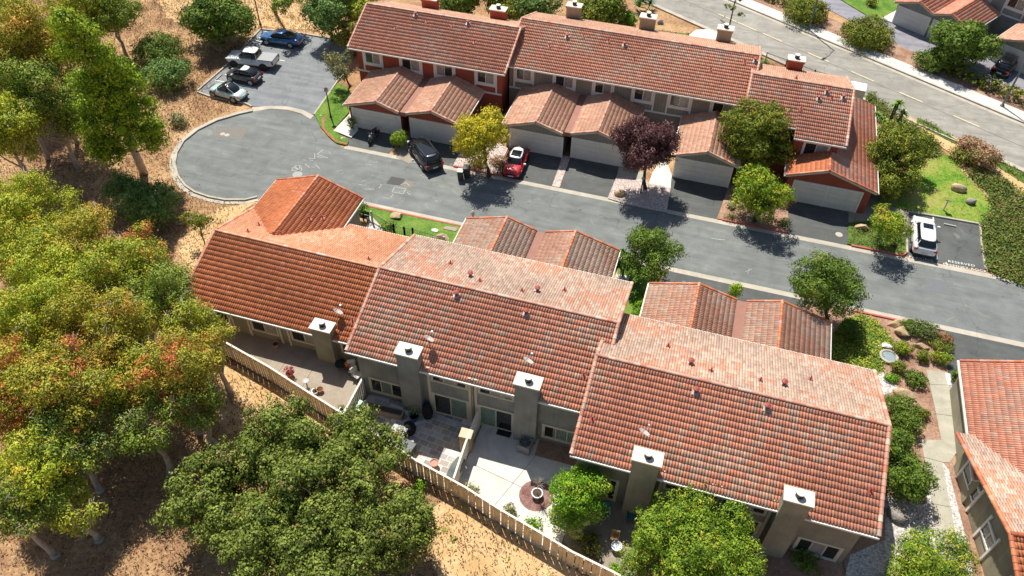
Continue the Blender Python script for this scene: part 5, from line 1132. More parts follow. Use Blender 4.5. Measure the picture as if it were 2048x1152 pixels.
car('parked_car', 'pale mint green round bodied coupe, lowest car in the small lot', 455, 180, hd((490, 192), (420, 172)), 4.1, 1.74, 1.5, paint('car_mint', '#b9cfc9', .2),
    [(0, .6, .5), (.04, .8, .66), (.12, .93, .82), (.25, .99, .9), (.5, 1, .88), (.75, 1, .92), (.88, .95, .86), (.96, .82, .76), (1, .62, .56)], [(.26, .74, .84, .66, .92), (.36, .82, .85, .62, 1.3), (.5, .84, .86, .62, 1.49), (.62, .83, .86, .6, 1.47), (.72, .78, .88, .58, 1.33), (.83, .66, .88, .5, 1.0)], (.19, .8), tails='round', round_head=True, roofm=paint('roof_gloss_black', '#4a4642', .1), sunroof=None)
car('parked_car', 'small dark grey hatchback with half white roof beside the white pickup', 487, 148, hd((522, 155), (453, 141)), 3.7, 1.64, 1.48, paint('car_charcoal', '#4d4a46', .4),
    [(0, .66, .56), (.04, .84, .7), (.12, .95, .86), (.26, 1, .92), (.5, 1, .92), (.8, 1, .94), (.94, .93, .94), (1, .8, .7)], [(.24, .8, .88, .72, .92), (.36, .86, .9, .66, 1.42), (.5, .87, .9, .66, 1.49), (.75, .84, .92, .62, 1.46), (.93, .76, .92, .62, 1.05)], (.18, .82), roofm=paint('car_white', '#dfe0df', .05), sunroof=(.36, .52, .55), tails='tall')
# pickup
pk = car('pickup_truck', 'white crew cab pickup truck with grey bed cover in the small lot', 505, 118, hd((548, 122), (458, 112)), 5.35, 1.95, 1.82, MATS['car_white'],
    [(0, .74, .86), (.03, .9, 1.0), (.1, .97, 1.08), (.26, 1, 1.14), (.45, 1, 1.12), (.62, 1, 1.12), (.8, 1, 1.14), (.98, .98, 1.14), (1, .94, 1.1)], [(.25, .84, 1.08, .74, 1.12), (.35, .88, 1.08, .7, 1.72), (.45, .9, 1.08, .7, 1.83), (.58, .9, 1.08, .7, 1.82), (.65, .88, 1.08, .7, 1.7), (.665, .86, 1.08, .8, 1.12)], (.18, .79), wr=.4, z0=.38, cat='pickup', tails='tall', rims=BLACK)
MB().box(-5.35*.49, -5.35*.175, -.84, .84, 1.12, 1.19).build('bed_cover', flat('bed_cover_grey', '#8b8e8e', .5, .03), pk, local=True, bevel=.02)
car('parked_car', 'black crossover with glass roof standing across a driveway mouth', 850, 306, hd((868, 332), (830, 282)), 4.7, 1.86, 1.55, paint('car_black', '#0e1011', .3), SUVB, [(a, b, c, d, e-.12 if e > 1.2 else e) for a, b, c, d, e in GSUV], (.2, .79), roofm=paint('roof_gloss_grey', '#2c3238', .4), sunroof=(.4, .82, .55), rails=True)
car('parked_car', 'red small hatchback with white roof parked facing the street', 1032, 322, hd((1046, 300), (1020, 362)), 3.9, 1.73, 1.42, paint('car_red', '#b8101c', .15),
    [(0, .68, .6), (.04, .86, .76), (.12, .96, .88), (.28, 1, .94), (.5, 1, .92), (.8, 1, .94), (.94, .95, .94), (1, .84, .76)], [(.27, .8, .9, .74, .94), (.38, .86, .9, .7, 1.32), (.46, .87, .9, .7, 1.41), (.85, .84, .92, .66, 1.4), (.95, .8, .92, .66, 1.05)], (.18, .82), roofm=MATS['car_white'], sunroof=(.44, .66, .5), round_head=True, rims=BLACK)
car('parked_car', 'white crossover parked nose in at the right hand stalls', 1848, 470, hd((1851, 508), (1847, 432)), 4.5, 1.86, 1.62, MATS['car_white'], SUVB, [(a, b, c, d, e-.06) for a, b, c, d, e in GSUV], (.2, .79), sunroof=(.42, .56, .42))
car('parked_car', 'black estate car with roof rails on the far driveway, top right', 2013, 128, hd((2000, 142), (2026, 112)), 4.7, 1.85, 1.6, MATS['car_black'], SUVB, GSUV, (.2, .79), rails=True)
# motorcycle
B = at(747, 280); mo = thing('motorcycle', 'black motorcycle standing on the driveway of the first red garage', 'motorcycle', (B.x, B.y, .004)); mo.rotation_euler = (0, 0, hd((762, 264), (738, 294)))
for x in (-.7, .72):
    wv = MB().tube([(x, -.07, .31), (x, -.05, .31), (x, .05, .31), (x, .07, .31)], [.27, .31, .31, .27], 20).build('wheel', RUB, mo, local=True); MB().tube([(x, -.075, .31), (x, .075, .31)], .17, 14).build('rim', RIM, wv, local=True)
m = MB(); m.tube([(.72, .1, .31), (.45, .08, .95)], .03, 6); m.tube([(.72, -.1, .31), (.45, -.08, .95)], .03, 6); m.build('fork', CHR, mo, local=True)
m = MB(); m.obox((0, 0, .42), (.5, .3, .34)); m.tube([(-.7, .12, .31), (-.1, .12, .36)], .035, 6); m.tube([(-.7, -.12, .31), (-.1, -.12, .36)], .035, 6); m.tube([(.45, 0, .9), (-.1, 0, .7), (-.6, 0, .7)], .04, 6); m.build('engine_frame', METAL, mo, local=True)
loft([[(x, -w_, z), (x, -w_, z+h_), (x, w_, z+h_), (x, w_, z)] for x, w_, z, h_ in ((.38, .08, .78, .1), (.2, .17, .72, .24), (-.05, .15, .72, .2), (-.2, .1, .72, .08))], 'fuel_tank', MATS['car_black'], mo)
loft([[(x, -w_, z), (x, -w_, z+.09), (x, w_, z+.09), (x, w_, z)] for x, w_, z in ((-.12, .1, .74), (-.35, .16, .72), (-.6, .13, .78), (-.85, .1, .86))], 'seat', BLACK, mo)
m = MB(); m.tube([(.3, -.38, 1.0), (.45, -.2, 1.02), (.47, 0, .98), (.45, .2, 1.02), (.3, .38, 1.0)], .018, 6); m.build('handlebar', BLACK, mo, local=True)
MB().lathe((.6, 0, .82), [(.03, -.08), (.1, 0), (.03, .08)], 10).build('headlight', HEAD, mo, local=True)
for s in (-1, 1): MB().obox((-.62, s*.26, .58), (.42, .16, .3)).build('saddle_bag', BLACK, mo, local=True, bevel=.04)
# ------------------------------------------------------------------ FENCES
FW1 = flat('fence_board_tan', '#dcc298', .85, .16, 3); FW2 = flat('fence_board_white', '#e2dac9', .85, .12, 3)
def fence(name, label, pts, hh, mat, bw=.19, gap=.06, side=-1, top=True, cat='fence'):
    a = Vector(pts[0]); t = thing(name, label, cat, (a.x, a.y, 0)); m = MB(); rng = random.Random(len(pts)); r_ = []
    for p, q in zip(pts, pts[1:]):
        p, q = Vector((*p, 0)), Vector((*q, 0)); d = (q-p).normalized(); n = Vector((-d.y, d.x, 0)); L = (q-p).length; k = max(1, round(L/(bw+gap)))
        ang_ = math.atan2(d.y, d.x)
        for i in range(k):
            c = p+d*(i+.5)*L/k; h2 = hh+rng.uniform(-.02, .02)+.035*math.sin((i % 8)/8*6.28)
            m.obox((c.x-n.x*.045, c.y-n.y*.045, h2/2+.02), (bw, .022, h2), az=ang_)
            if i % 2: m.obox((c.x+n.x*.045+d.x*.1, c.y+n.y*.045+d.y*.1, h2/2), (bw, .022, h2-.03), az=ang_)
        for z in (.35, hh-.25): r_.append((p+Vector((0, 0, z)), q+Vector((0, 0, z))))
        np_ = max(1, round(L/2.4))
        for i in range(np_+1):
            c = p+d*L*i/np_; MB().obox((c.x, c.y, hh/2), (.1, .1, hh), az=ang_).build('post', mat, t)
        if top:
            MB().beam(p+Vector((0, 0, hh+.05)), q+Vector((0, 0, hh+.05)), .12, .035).build('top_rail', FW2, t)
    m.build('boards', mat, t)
    for p, q in r_: MB().beam(p, q, .05, .09).build('rail', mat, t)
    return t
fp = [tuple(at(x, y, 1.7)[:2]) for x, y in [(340, 622), (381, 645.6), (458, 688.5), (537, 733), (610, 780), (688.5, 829), (740, 860), (826, 917), (930, 974), (995, 1015.6), (1079, 1064), (1143.7, 1103), (1221, 1141), (1250, 1156)]]
fence('board_fence', 'long tan board fence running along the dry bank below the patios', fp, 1.65, FW1)
fence('board_fence', 'white board fence between the weathered patio and the slate patio', [(-18.25, 24.7), (-18.3, 27.6)], 1.65, FW2)
fence('board_fence', 'white board fence between the slate patio and the pale concrete patio', [(-9.95, 22.4), (-10.1, 25.0), (-10.15, 27.6)], 1.65, FW2)
def ironfence(label, pts, hh=1.25, name='iron_fence', posts=FLASH, bars=.014, stp=.14):
    a = Vector(pts[0]); t = thing(name, label, 'fence', (a.x, a.y, 0)); m = MB()
    for p, q in zip(pts, pts[1:]):
        p, q = Vector((*p, 0)), Vector((*q, 0)); L = (q-p).length; k = int(L/stp); d = (q-p)/k
        for i in range(k): c = p+d*i; m.tube([(c.x, c.y, .08), (c.x, c.y, hh)], bars, 4)
        for z in (.15, hh-.02): MB().beam(p+Vector((0, 0, z)), q+Vector((0, 0, z)), .035, .035).build('rail', BLACK, t)
        for c in (p, q): MB().box(c.x-.06, c.x+.06, c.y-.06, c.y+.06, 0, hh+.1).build('post', posts, t)
    m.build('bars', BLACK, t); return t
ironfence('black iron fence with white posts between the walkway and the near lawn', [tuple(at(x, y, 1.2)[:2]) for x, y in ((742, 425), (787, 452), (808, 457), (825, 459), (888, 476))])
ironfence('thin iron fence along the upper road behind the red end house', [tuple(at(x, y, 1.1)[:2]) for x, y in ((1534, 108), (1574, 122), (1630, 144), (1690, 160))])
ironfence('dark iron railing beside the far pavement near the right edge', [rp(36, 9.9), rp(41, 9.8), rp(47, 9.7)], 1.0, posts=BLACK)
# ------------------------------------------------------------------ STREET FURNITURE
def lamp(label, px, py, h):
    b = at(px, py); t = thing('lamp_post', label, 'lamp post', (b.x, b.y, 0)); MB().lathe((b.x, b.y, 0), [(.14, 0), (.14, .15), (.07, .25), (.05, h-.3), (.07, h-.25)], 12).build('pole', BARKD, t)
    MB().lathe((b.x, b.y, h-.25), [(.08, 0), (.2, .12), (.22, .28), (.12, .42)], 14).build('globe', flat('lamp_globe', '#b9a89a', .3, .1), t, smooth=True); MB().lathe((b.x, b.y, h+.15), [(.16, 0), (.18, .03), (.04, .12)], 12).build('lamp_cap', BARKD, t)
lamp('dark post lamp on the lawn beside the parking lot', 662, 236, 3.1)
lamp('dark post lamp at the top edge beside the blue car', 521, 50, 3.6)
GRN = flat('green_grey_steel', '#5d6e64', .5, .1, 2, .3)
def streetlight(label, px, py, top, h):
    b = at(px, py, .12); t = thing('street_light', label, 'street light', (b.x, b.y, .12)); e = Vector((b.x-dn.x*0, b.y, h))
    MB().lathe((b.x, b.y, .12), [(.2, 0), (.2, .12), (.11, .2), (.07, h)], 12).build('pole', GRN, t)
    a = Vector((b.x, b.y, h)); q = a-Vector((dn.x, dn.y, 0))*2.4+Vector((0, 0, .5)); MB().tube([a, a.lerp(q, .5)+Vector((0, 0, .25)), q], .04, 6).build('arm', GRN, t)
    MB().obox(q, (.7, .3, .16), az=math.atan2(-dn.y, -dn.x)).build('lamp_head', METAL, t, bevel=.05)
streetlight('tall green grey street light on the far pavement, left one', 1617, 59, None, 8)
streetlight('tall green grey street light on the far pavement at the right edge', 2004, 212, None, 8)
# bins in the street
def bin_(label, px, py, col, lid, w_=.55, h=1.0, az=0, name='wheelie_bin'):
    b = at(px, py, .1); t = thing(name, label, 'bin', (b.x, b.y, .01)); t.rotation_euler = (0, 0, az)
    loft([[(-w_*.4, -w_*.42, z), (w_*.4, -w_*.42, z), (w_*.4, w_*.42, z), (-w_*.4, w_*.42, z)] if z < .2 else [(-w_/2, -w_*.55, z), (w_/2, -w_*.55, z), (w_/2, w_*.55, z), (-w_/2, w_*.55, z)] for z in (.06, h)], 'body', col, t, smooth=False, sub=0)
    MB().box(-w_*.54, w_*.54, -w_*.6, w_*.62, h, h+.07).build('lid', lid, t, local=True, bevel=.03)
    for s in (-1, 1): MB().tube([(s*w_*.36, w_*.45, .11), (s*w_*.46, w_*.45, .11)], .11, 12).build('wheel', RUB, t, local=True)
    MB().tube([(-w_*.3, w_*.68, h-.03), (w_*.3, w_*.68, h-.03)], .02, 6).build('handle', col, t, local=True)
DKG = flat('bin_dark_grey', '#3b3836', .5); GRNB = flat('bin_green', '#3f8a3a', .5, .1); GRNL = flat('bin_green_lid', '#8fc9a4', .4, .06); GRYL = flat('grey_lid', '#b5b4ae', .5)
bin_('dark bin with pale lid, left of the two kerbside bins', 921, 357, DKG, GRYL, .5, .95, .2)
bin_('dark bin with grey lid, right of the two kerbside bins', 934, 352, DKG, DKG, .6, 1.05, .2)
bin_('green bin with pale green lid on the slate patio', 723, 828, GRNB, GRNL, .6, 1.0, -.3)
# wheel stops
for lb, a_, b_ in (('concrete wheel stop in front of the empty right hand stall', (1887, 449), (1911, 454)), ('concrete wheel stop in the empty space of the small lot', (433, 160), (444, 150))):
    p, q = at(*a_), at(*b_); t = MB(); d = (q-p).normalized(); n = Vector((-d.y, d.x, 0))
    m = MB(); pr = [(-.09, 0), (.09, 0), (.055, .12), (-.055, .12)]
    m.v = [tuple(p+n*x+Vector((0, 0, z))) for x, z in pr]+[tuple(q+n*x+Vector((0, 0, z))) for x, z in pr]; m.f = [(3, 2, 1, 0), (4, 5, 6, 7)]+[(i, (i+1) % 4, 4+(i+1) % 4, 4+i) for i in range(4)]; m.m = [0]*6
    tag(m.build('wheel_stop', CONC), lb, 'wheel stop')
# boulders
ROCK = [groundm('rock_tan', [(.35, lin('#8a7258')), (.55, lin('#b39a78')), (.75, lin('#cdb894'))], 1.5, 8), groundm('rock_grey', [(.35, lin('#6a625c')), (.55, lin('#8e8680')), (.75, lin('#b0aaa2'))], 1.5, 8), groundm('rock_white', [(.35, lin('#b0aaa2')), (.55, lin('#d8d2ca')), (.75, lin('#ece8e2'))], 1.5, 8)]
def rock(label, px, py, rx, ry, rz, k=0, seed=0):
    c = at(px, py); rng = random.Random(seed+px); b = bmesh.new(); bmesh.ops.create_icosphere(b, subdivisions=3, radius=1)
    pl = [(Vector((rng.gauss(0, 1), rng.gauss(0, 1), rng.gauss(.3, .8))).normalized(), rng.uniform(.45, .8)) for _ in range(9)]
    for v in b.verts:
        for n, d in pl:
            e = v.co.dot(n)-d
            if e > 0: v.co -= n*e
        v.co.x *= rx; v.co.y *= ry; v.co.z = v.co.z*rz+rz*.45
        v.co += Vector((rng.uniform(-.012, .012),)*3)
    me = bpy.data.meshes.new('boulder'); b.to_mesh(me); b.free(); me.materials.append(ROCK[k]); o = bpy.data.objects.new('boulder', me); SC.collection.objects.link(o); o.location = (c.x, c.y, .02); return tag(o, label, 'boulder')
rock('large tan boulder on the lawn right of the green lawn patch', 1916, 380, .75, .5, .5)
rock('smaller grey boulder on the lawn below the large tan one', 1942, 408, .5, .4, .4, 1)
rock('tan boulder in the ivy bed beside the last far driveway', 1722, 458, .6, .5, .45)
rock('pale rock set in the dark ground cover, upper one', 2015, 372, .7, .4, .2)
rock('pale rock set in the dark ground cover, lower one', 2032, 400, .6, .45, .3)
rock('brown boulder on the near lawn left of the stepping slabs', 794, 436, .6, .5, .35)
rock('brown boulder at the lawn end by the iron fence', 882, 480, .8, .5, .4)
rock('dark brown boulder on the gravel by the plum tree', 1240, 391, .55, .5, .45, 0, 4)
rock('long tan boulder in the rock garden nearest the kerb', 1792, 652, .8, .5, .4)
rock('tan boulder below the long one in the rock garden', 1800, 668, .7, .55, .45, 0, 3)
rock('white flat rock above the small basin', 1770, 693, .6, .35, .25, 2)
rock('pale tan rock in the middle of the rock garden', 1843, 695, .7, .35, .25, 0, 8)
rock('brown flat rock beside the gravel and the clipped bushes', 1808, 788, .8, .5, .3)
rock('grey boulder in the white gravel by the near gable', 1795, 1030, .7, .7, .5, 1)
rock('small dark rock in the planting strip by the upper road', 1322, 47, .5, .4, .3, 1)
rock('small white stone on the lawn by the parking lot, upper', 642, 232, .2, .15, .1, 2); rock('small white stone on the lawn corner by the red kerb', 684, 278, .2, .2, .12, 2)
def slab_t(name, label, poly, z, mat, cat): return tag((lambda m: m.build(name, mat))(MB().prism(poly, .09, z)), label, cat)
slab_t('utility_box_lid', 'small white utility lid on the near lawn', P((863, 461), (870, 459), (878, 463), (874, 467), (864, 465)), .16, CONCW, 'utility lid')
slab_t('utility_box_lid', 'long weathered utility lid on the near lawn', P((888, 457), (892, 454.5), (915, 458), (914, 463), (910, 465), (887, 460)), .15, CONCD, 'utility lid')
# hydrant
b = at(946, 437); t = thing('fire_hydrant', 'pale fire hydrant at the kerb beside the near garage roof', 'hydrant', (b.x, b.y, 0)); MB().lathe((b.x, b.y, .1), [(.16, 0), (.16, .06), (.11, .08), (.11, .55), (.15, .57), (.14, .66), (.04, .78)], 14).build('barrel', FLASH, t, smooth=False)
for s in (-1, 1): MB().tube([(b.x, b.y, .55), (b.x+s*.22, b.y, .55)], .06, 10).build('outlet', FLASH, t)
# basin in rock garden
c = at(1776, 716); t = thing('stone_basin', 'round pale stone basin of water in the rock garden', 'basin', (c.x, c.y, 0)); MB().lathe((c.x, c.y, .02), [(.62, 0), (.66, .2), (.6, .24), (.5, .22), (.46, .12)], 24).build('rim', CONC, t); MB().lathe((c.x, c.y, .1), [(.47, 0), (.47, .08)], 24).build('water', flat('basin_water', '#8a979c', .1, .2), t)
# mailbox like meter post on lawn
b = at(1886, 421); t = thing('sign_post', 'small slanted sign board on a short post in the right hand lawn', 'sign', (b.x, b.y, 0)); MB().box(b.x-.05, b.x+.05, b.y-.05, b.y+.05, 0, 1.1).build('post', CREAM, t); MB().obox((b.x, b.y-.05, 1.15), (.5, .04, .36), ((1, 0, 0), (0, .77, .64), (0, -.64, .77))).build('board', GRYL, t)
# agave stalk by the upper road
b = at(1449, 95); t = thing('agave_stalk_tree', 'tall thin flowering agave stalk rising beside the far chimney', 'plant', (b.x, b.y, 0)); cz = 7.5
e = at(1466, 5, 7.5); MB().tube([(b.x, b.y, 0), (b.x, b.y, cz)], [.1, .04], 8).build('trunk', BARKD, t)
cl = [(b.x+math.cos(i*2.4)*(.9-.06*i), b.y+math.sin(i*2.4)*(.9-.06*i), 4.0+i*.45, .32, .32, .16) for i in range(9)]
for c_ in cl: MB().tube([(b.x, b.y, c_[2]-.2), c_[:3]], .02, 4).build('branch', BARKD, t)
crown(t, cl, 'olive', dens=16, per=10, tr=.14, ls=.18, seed=77)
# yucca / palm rosettes
def rosette(m, c, r, n, rng, droop=.35, wd=.05):
    for i in range(n):
        az = rng.uniform(0, 6.28); el = rng.uniform(-.1, 1.3); L = r*rng.uniform(.8, 1.1); d = Vector((math.cos(az)*math.cos(el), math.sin(az)*math.cos(el), math.sin(el))); s = Vector((-math.sin(az), math.cos(az), 0))
        p = [c, c+d*L*.5, c+d*L+Vector((0, 0, -droop*L))]; w_ = [wd*.7, wd, .004]
        m.quad(p[0]-s*w_[0], p[0]+s*w_[0], p[1]+s*w_[1], p[1]-s*w_[1]); m.quad(p[1]-s*w_[1], p[1]+s*w_[1], p[2]+s*w_[2], p[2]-s*w_[2])
YUC = flat('yucca_leaf', '#7c9638', .4, .3, 1.5); YUCD = flat('yucca_leaf_dark', '#4f7430', .4, .3, 1.5)
rng = random.Random(12)
b = at(1770, 255); t = thing('yucca', 'yucca clump with spiky rosettes behind the broad olive green tree', 'plant', (b.x, b.y, 0))
for x, y, z in ((1752, 233, 2.4), (1768, 243, 2), (1790, 215, 3.2), (1806, 228, 3), (1798, 208, 3.8), (1778, 258, 1.8), (1760, 262, 1.8), (1803, 248, 2), (1742, 258, 2), (1828, 275, 1.4), (1738, 280, 1.5), (1788, 272, 1.6)):
    c = at(x, y, z); MB().tube([(b.x+(c.x-b.x)*.5, b.y+(c.y-b.y)*.5, 0), c], .08, 6).build('stem', BARK, t); m = MB(); rosette(m, c, .8, 60, rng); m.build('rosette', YUC, t)
b = at(1245, 552); t = thing('palm_plant', 'strap leaved palm like plant at the corner of the near garage', 'plant', (b.x, b.y, 0)); MB().tube([(b.x, b.y, 0), (b.x, b.y, 1.3)], .1, 8).build('stem', BARK, t)
for x, y, z in ((1246, 510, 1.9), (1240, 530, 1.4), (1258, 522, 1.6)): m = MB(); rosette(m, at(x, y, z), 1.0, 55, rng, .6, .05); m.build('rosette', YUCD, t)
b = at(1290, 8); t = thing('agave', 'spiky agave group at the top edge by the upper road', 'plant', (b.x, b.y, 0))
for x, y, z in ((1286, 2, 1), (1300, 6, .8), (1278, 14, .6)): m = MB(); rosette(m, at(x, y, z), 1.3, 30, rng, .1, .09); m.build('rosette', YUCD, t)
# ------------------------------------------------------------------ PATIO THINGS
def pot(label, px, py, r, h, col, plant=None, pr_=.3, name='plant_pot', z0=.05, ph=.35, dens=40, cat='plant pot'):
    c = at(px, py, z0); t = thing(name, label, cat, (c.x, c.y, z0)); MB().lathe((c.x, c.y, z0), [(r*.7, 0), (r, h*.9), (r*1.08, h*.92), (r*1.08, h), (r*.9, h), (r*.85, h*.85)], 18).build('pot', col, t); MB().lathe((c.x, c.y, z0+h*.8), [(r*.86, 0), (r*.86, .02)], 14).build('soil', BARKD, t)
    if plant: crown(t, [(c.x, c.y, z0+h+ph, pr_, pr_, pr_*.8)], plant, 'foliage', dens=dens, per=8, tr=.08, ls=.09, seed=int(px)); MB().tube([(c.x, c.y, z0+h*.8), (c.x, c.y, z0+h+ph)], .02, 5).build('stem', BARKD, t)
    return t
TER = flat('terracotta', '#b5694a', .8, .12, 5); TERP = flat('terracotta_pale', '#b98a78', .8, .12, 5); BLU = flat('blue_glaze', '#32557e', .25, .15, 4); WHP = flat('white_glaze', '#d5d8de', .35, .05)
pot('terracotta pot with magenta leaved plant on the weathered patio', 581, 752, .26, .38, TER, 'magenta', .34, ph=.25)
pot('empty pink pot by the shaded wall of the weathered patio', 553, 693, .24, .32, TERP)
pot('terracotta pot near the fence beside the white pot', 641, 783, .22, .3, TER)
pot('white pot near the fence on the weathered patio', 631, 786, .22, .26, WHP, 'olive', .15, ph=.1)
pot('small white pot with green plant at the fence corner', 684, 822, .17, .22, WHP, 'green', .2, ph=.2)
pot('round terracotta pot near the fence on the slate patio', 869, 932, .27, .42, TERP)
pot('blue glazed pot with leafy plant by the wide chimney', 829, 838, .32, .4, BLU, 'green', .4, ph=.6, dens=14)
tp = pot('white rimmed blue pot with bare little tree on the bark circle', 1074, 992, .33, .38, WHP, z0=.07)
c = at(1074, 992, .07); rng = random.Random(4); MB().tube([(c.x, c.y, .4), (c.x+.02, c.y, 1.45)], .025, 6).build('trunk', BARKP, tp); m = MB()
for i in range(60):
    d = Vector((rng.gauss(0, 1), rng.gauss(0, 1), rng.uniform(-.1, 1.4))).normalized(); p = Vector((c.x+.02, c.y, 1.4)); m.tube([p, p+d*.25+Vector((0, 0, .1)), p+d*rng.uniform(.4, .55)+Vector((0, 0, .15))], [.012, .009, .004], 4)
m.build('twigs', BARKP, tp)
pot('large white and blue pot near the wooden chair by the pine', 1232, 1098, .3, .42, WHP)
c = at(616, 778, .05); t = thing('bird_bath', 'slim pedestal bird bath by the fence on the weathered patio', 'bird bath', (c.x, c.y, .05)); MB().lathe((c.x, c.y, .05), [(.16, 0), (.06, .08), (.05, .85)], 12).build('pedestal', METAL, t); MB().lathe((c.x, c.y, .9), [(.06, 0), (.22, .06), (.22, .09), (.1, .05)], 16).build('bowl', GRYL, t)
def cushion_chair(label, px, py, az, seat, frame, name='patio_chair', z0=.05):
    c = at(px, py, z0); t = thing(name, label, 'chair', (c.x, c.y, z0)); t.rotation_euler = (0, 0, az)
    MB().box(-.28, .28, -.28, .28, .36, .46).build('seat', seat, t, local=True, bevel=.03); MB().obox((0, .3, .72), (.56, .08, .55), ((1, 0, 0), (0, .97, -.22), (0, .22, .97))).build('backrest', seat, t, local=True, bevel=.03)
    for sx in (-.26, .26):
        for sy_ in (-.25, .28): MB().tube([(sx, sy_, 0), (sx, sy_, .38)], .02, 6).build('leg', frame, t, local=True)
        MB().box(sx-.03, sx+.03, -.28, .3, .58, .61).build('armrest', frame, t, local=True)
WHC = flat('white_fabric', '#c9c8c4', .8); TEAL = flat('teal_cushion', '#2f6f72', .8)
cushion_chair('white seated patio chair in the shade of the weathered patio', 706, 745, .5, WHC, BLACK)
cushion_chair('white folding chair beside the cross fence on the weathered patio', 716, 757, 1.2, WHC, BLACK)
c = at(698, 738, .05); t = thing('beach_ball_stool', 'orange round cushion on a low stand beside the patio chairs', 'stool', (c.x, c.y, .05)); MB().lathe((c.x, c.y, .4), [(.02, 0), (.2, .1), (.24, .22), (.2, .34), (.02, .44)], 16).build('cushion', flat('orange_cushion', '#d07a28', .7, .15, 6), t, smooth=True); MB().tube([(c.x, c.y, .05), (c.x, c.y, .42)], .06, 8).build('stand', BLACK, t)
c = at(684, 738, .05); t = thing('table', 'low round dark table against the left chimney', 'table', (c.x, c.y, .05)); MB().lathe((c.x, c.y, .62), [(.42, 0), (.42, .04)], 20).build('tabletop', BLACK, t)
for k in range(3): MB().tube([(c.x+.25*math.cos(k*2.1), c.y+.25*math.sin(k*2.1), .05), (c.x, c.y, .62)], .02, 6).build('leg', BLACK, t)
# raised planter, grills, covered furniture
p = at(760, 828, .05); t = thing('raised_planter', 'long narrow stone planter under the slate patio window', 'planter', (p.x, p.y, .05)); az = hd((735, 815), (798, 830))
MB().obox((p.x+.3, p.y+.2, .25), (2.6, .6, .4), az=az).build('box', CONCD, t, bevel=.02); MB().obox((p.x+.3, p.y+.2, .46), (2.35, .36, .04), az=az).build('soil', BARKD, t)
def boxy(name, label, cat, px, py, dims, az, mat, lid=None, lidm=None, z0=.05):
    c = at(px, py, z0); t = thing(name, label, cat, (c.x, c.y, z0)); t.rotation_euler = (0, 0, az)
    MB().obox((0, 0, dims[2]/2), dims).build('body', mat, t, local=True, bevel=.05)
    if lid: MB().obox((0, 0, dims[2]+lid/2+.005), (dims[0]+.06, dims[1]+.06, lid)).build('lid', lidm or mat, t, local=True, bevel=.03)
    return t
DG = flat('dark_grey_resin', '#54585a', .6, .08); COV = flat('black_cover', '#191a1c', .9, .2)
a0 = hd((790, 885), (830, 905))
boxy('storage_box', 'dark grey resin storage box with flat lid near the fence of the slate patio', 'storage box', 808, 898, (1.5, .75, .6), a0, DG, .06)
t = boxy('patio_table', 'grey glass topped side table beside the storage box', 'table', 802, 868, (.95, .75, .66), a0, BLACK, .04, flat('table_glass', '#8d9698', .1, .1))
c = at(819, 862, .05); m = MB(); m.lathe((c.x, c.y, .05), [(.42, 0), (.46, .3), (.38, .62), (.2, .82), (.05, .88)], 14); t = thing('covered_grill', 'kettle grill under a black cover in the middle of the slate patio', 'grill', (c.x, c.y, .05)); m.build('cover', COV, t)
c = at(856, 832, .05); m = MB(); m.lathe((c.x, c.y, .05), [(.3, 0), (.38, .4), (.3, .95), (.22, 1.15), (.06, 1.25)], 12); t = thing('covered_heater', 'tall dark covered object standing right of the wide chimney', 'patio heater', (c.x, c.y, .05)); m.build('cover', COV, t)
c = at(840, 845, .05); t = thing('floor_cloth', 'crumpled white and blue cloth on the slate patio', 'cloth', (c.x, c.y, .05)); m = MB(); rng = random.Random(2)
for i in range(7): m.obox((rng.uniform(-.2, .2)+c.x, rng.uniform(-.15, .15)+c.y, .08+i*.012), (rng.uniform(.15, .4), rng.uniform(.1, .25), .02), az=rng.uniform(0, 3))
m.build('cloth', WHC, t)
t = boxy('storage_shed', 'tall tan resin cabinet against the cross fence', 'cabinet', 934, 895, (.75, .7, 1.55), .05, flat('tan_resin', '#a08c6c', .6, .06), .1, flat('tan_resin_lid', '#c2ad8a', .6, .05))
c = at(912, 950, .05); t = thing('covered_barbecue', 'barbecue under a grey green cover at the fence of the concrete patio', 'barbecue', (c.x, c.y, .05)); t.rotation_euler = (0, 0, hd((906, 960), (926, 925)))
loft([[(x, -w_, 0), (x, -w_*.95, h_*.9), (x, -w_*.5, h_), (x, w_*.5, h_), (x, w_*.95, h_*.9), (x, w_, 0)] for x, w_, h_ in ((-.85, .3, .8), (-.8, .36, .92), (-.4, .37, .95), (-.3, .38, 1.15), (.3, .38, 1.15), (.4, .37, .95), (.8, .36, .92), (.85, .3, .8))], 'cover', flat('grill_cover', '#5c6461', .8, .12), t)
# air conditioner
c = at(1050, 897, .05); t = thing('air_conditioner', 'outdoor air conditioning unit with round fan grille beside the second wide chimney', 'air conditioner', (c.x, c.y, .05)); t.rotation_euler = (0, 0, -.1)
MB().box(-.42, .42, -.42, .42, .03, .72).build('casing', flat('ac_casing', '#8b8a88', .5, .08), t, local=True, bevel=.04); MB().box(-.45, .45, -.45, .45, 0, .04).build('base', CONC, t, local=True)
MB().lathe((0, 0, .725), [(.36, 0), (.36, .02)], 24).build('fan_opening', BLACK, t, local=True); m = MB()
for r_ in (.12, .2, .28, .36): m.tube([(r_*math.cos(k*math.pi/10), r_*math.sin(k*math.pi/10), .76) for k in range(21)], .008, 4, cap=False)
for k in range(8): m.tube([(0, 0, .765), (.37*math.cos(k*.785), .37*math.sin(k*.785), .75)], .008, 4)
m.build('fan_grille', METAL, t, local=True)
c = at(1008, 866, .05); t = thing('door_mat', 'dark door mat below the second sliding door of the middle block', 'door mat', (c.x, c.y, .055)); MB().obox((0, 0, .01), (.95, .5, .02)).build('mat', COV, t, local=True)
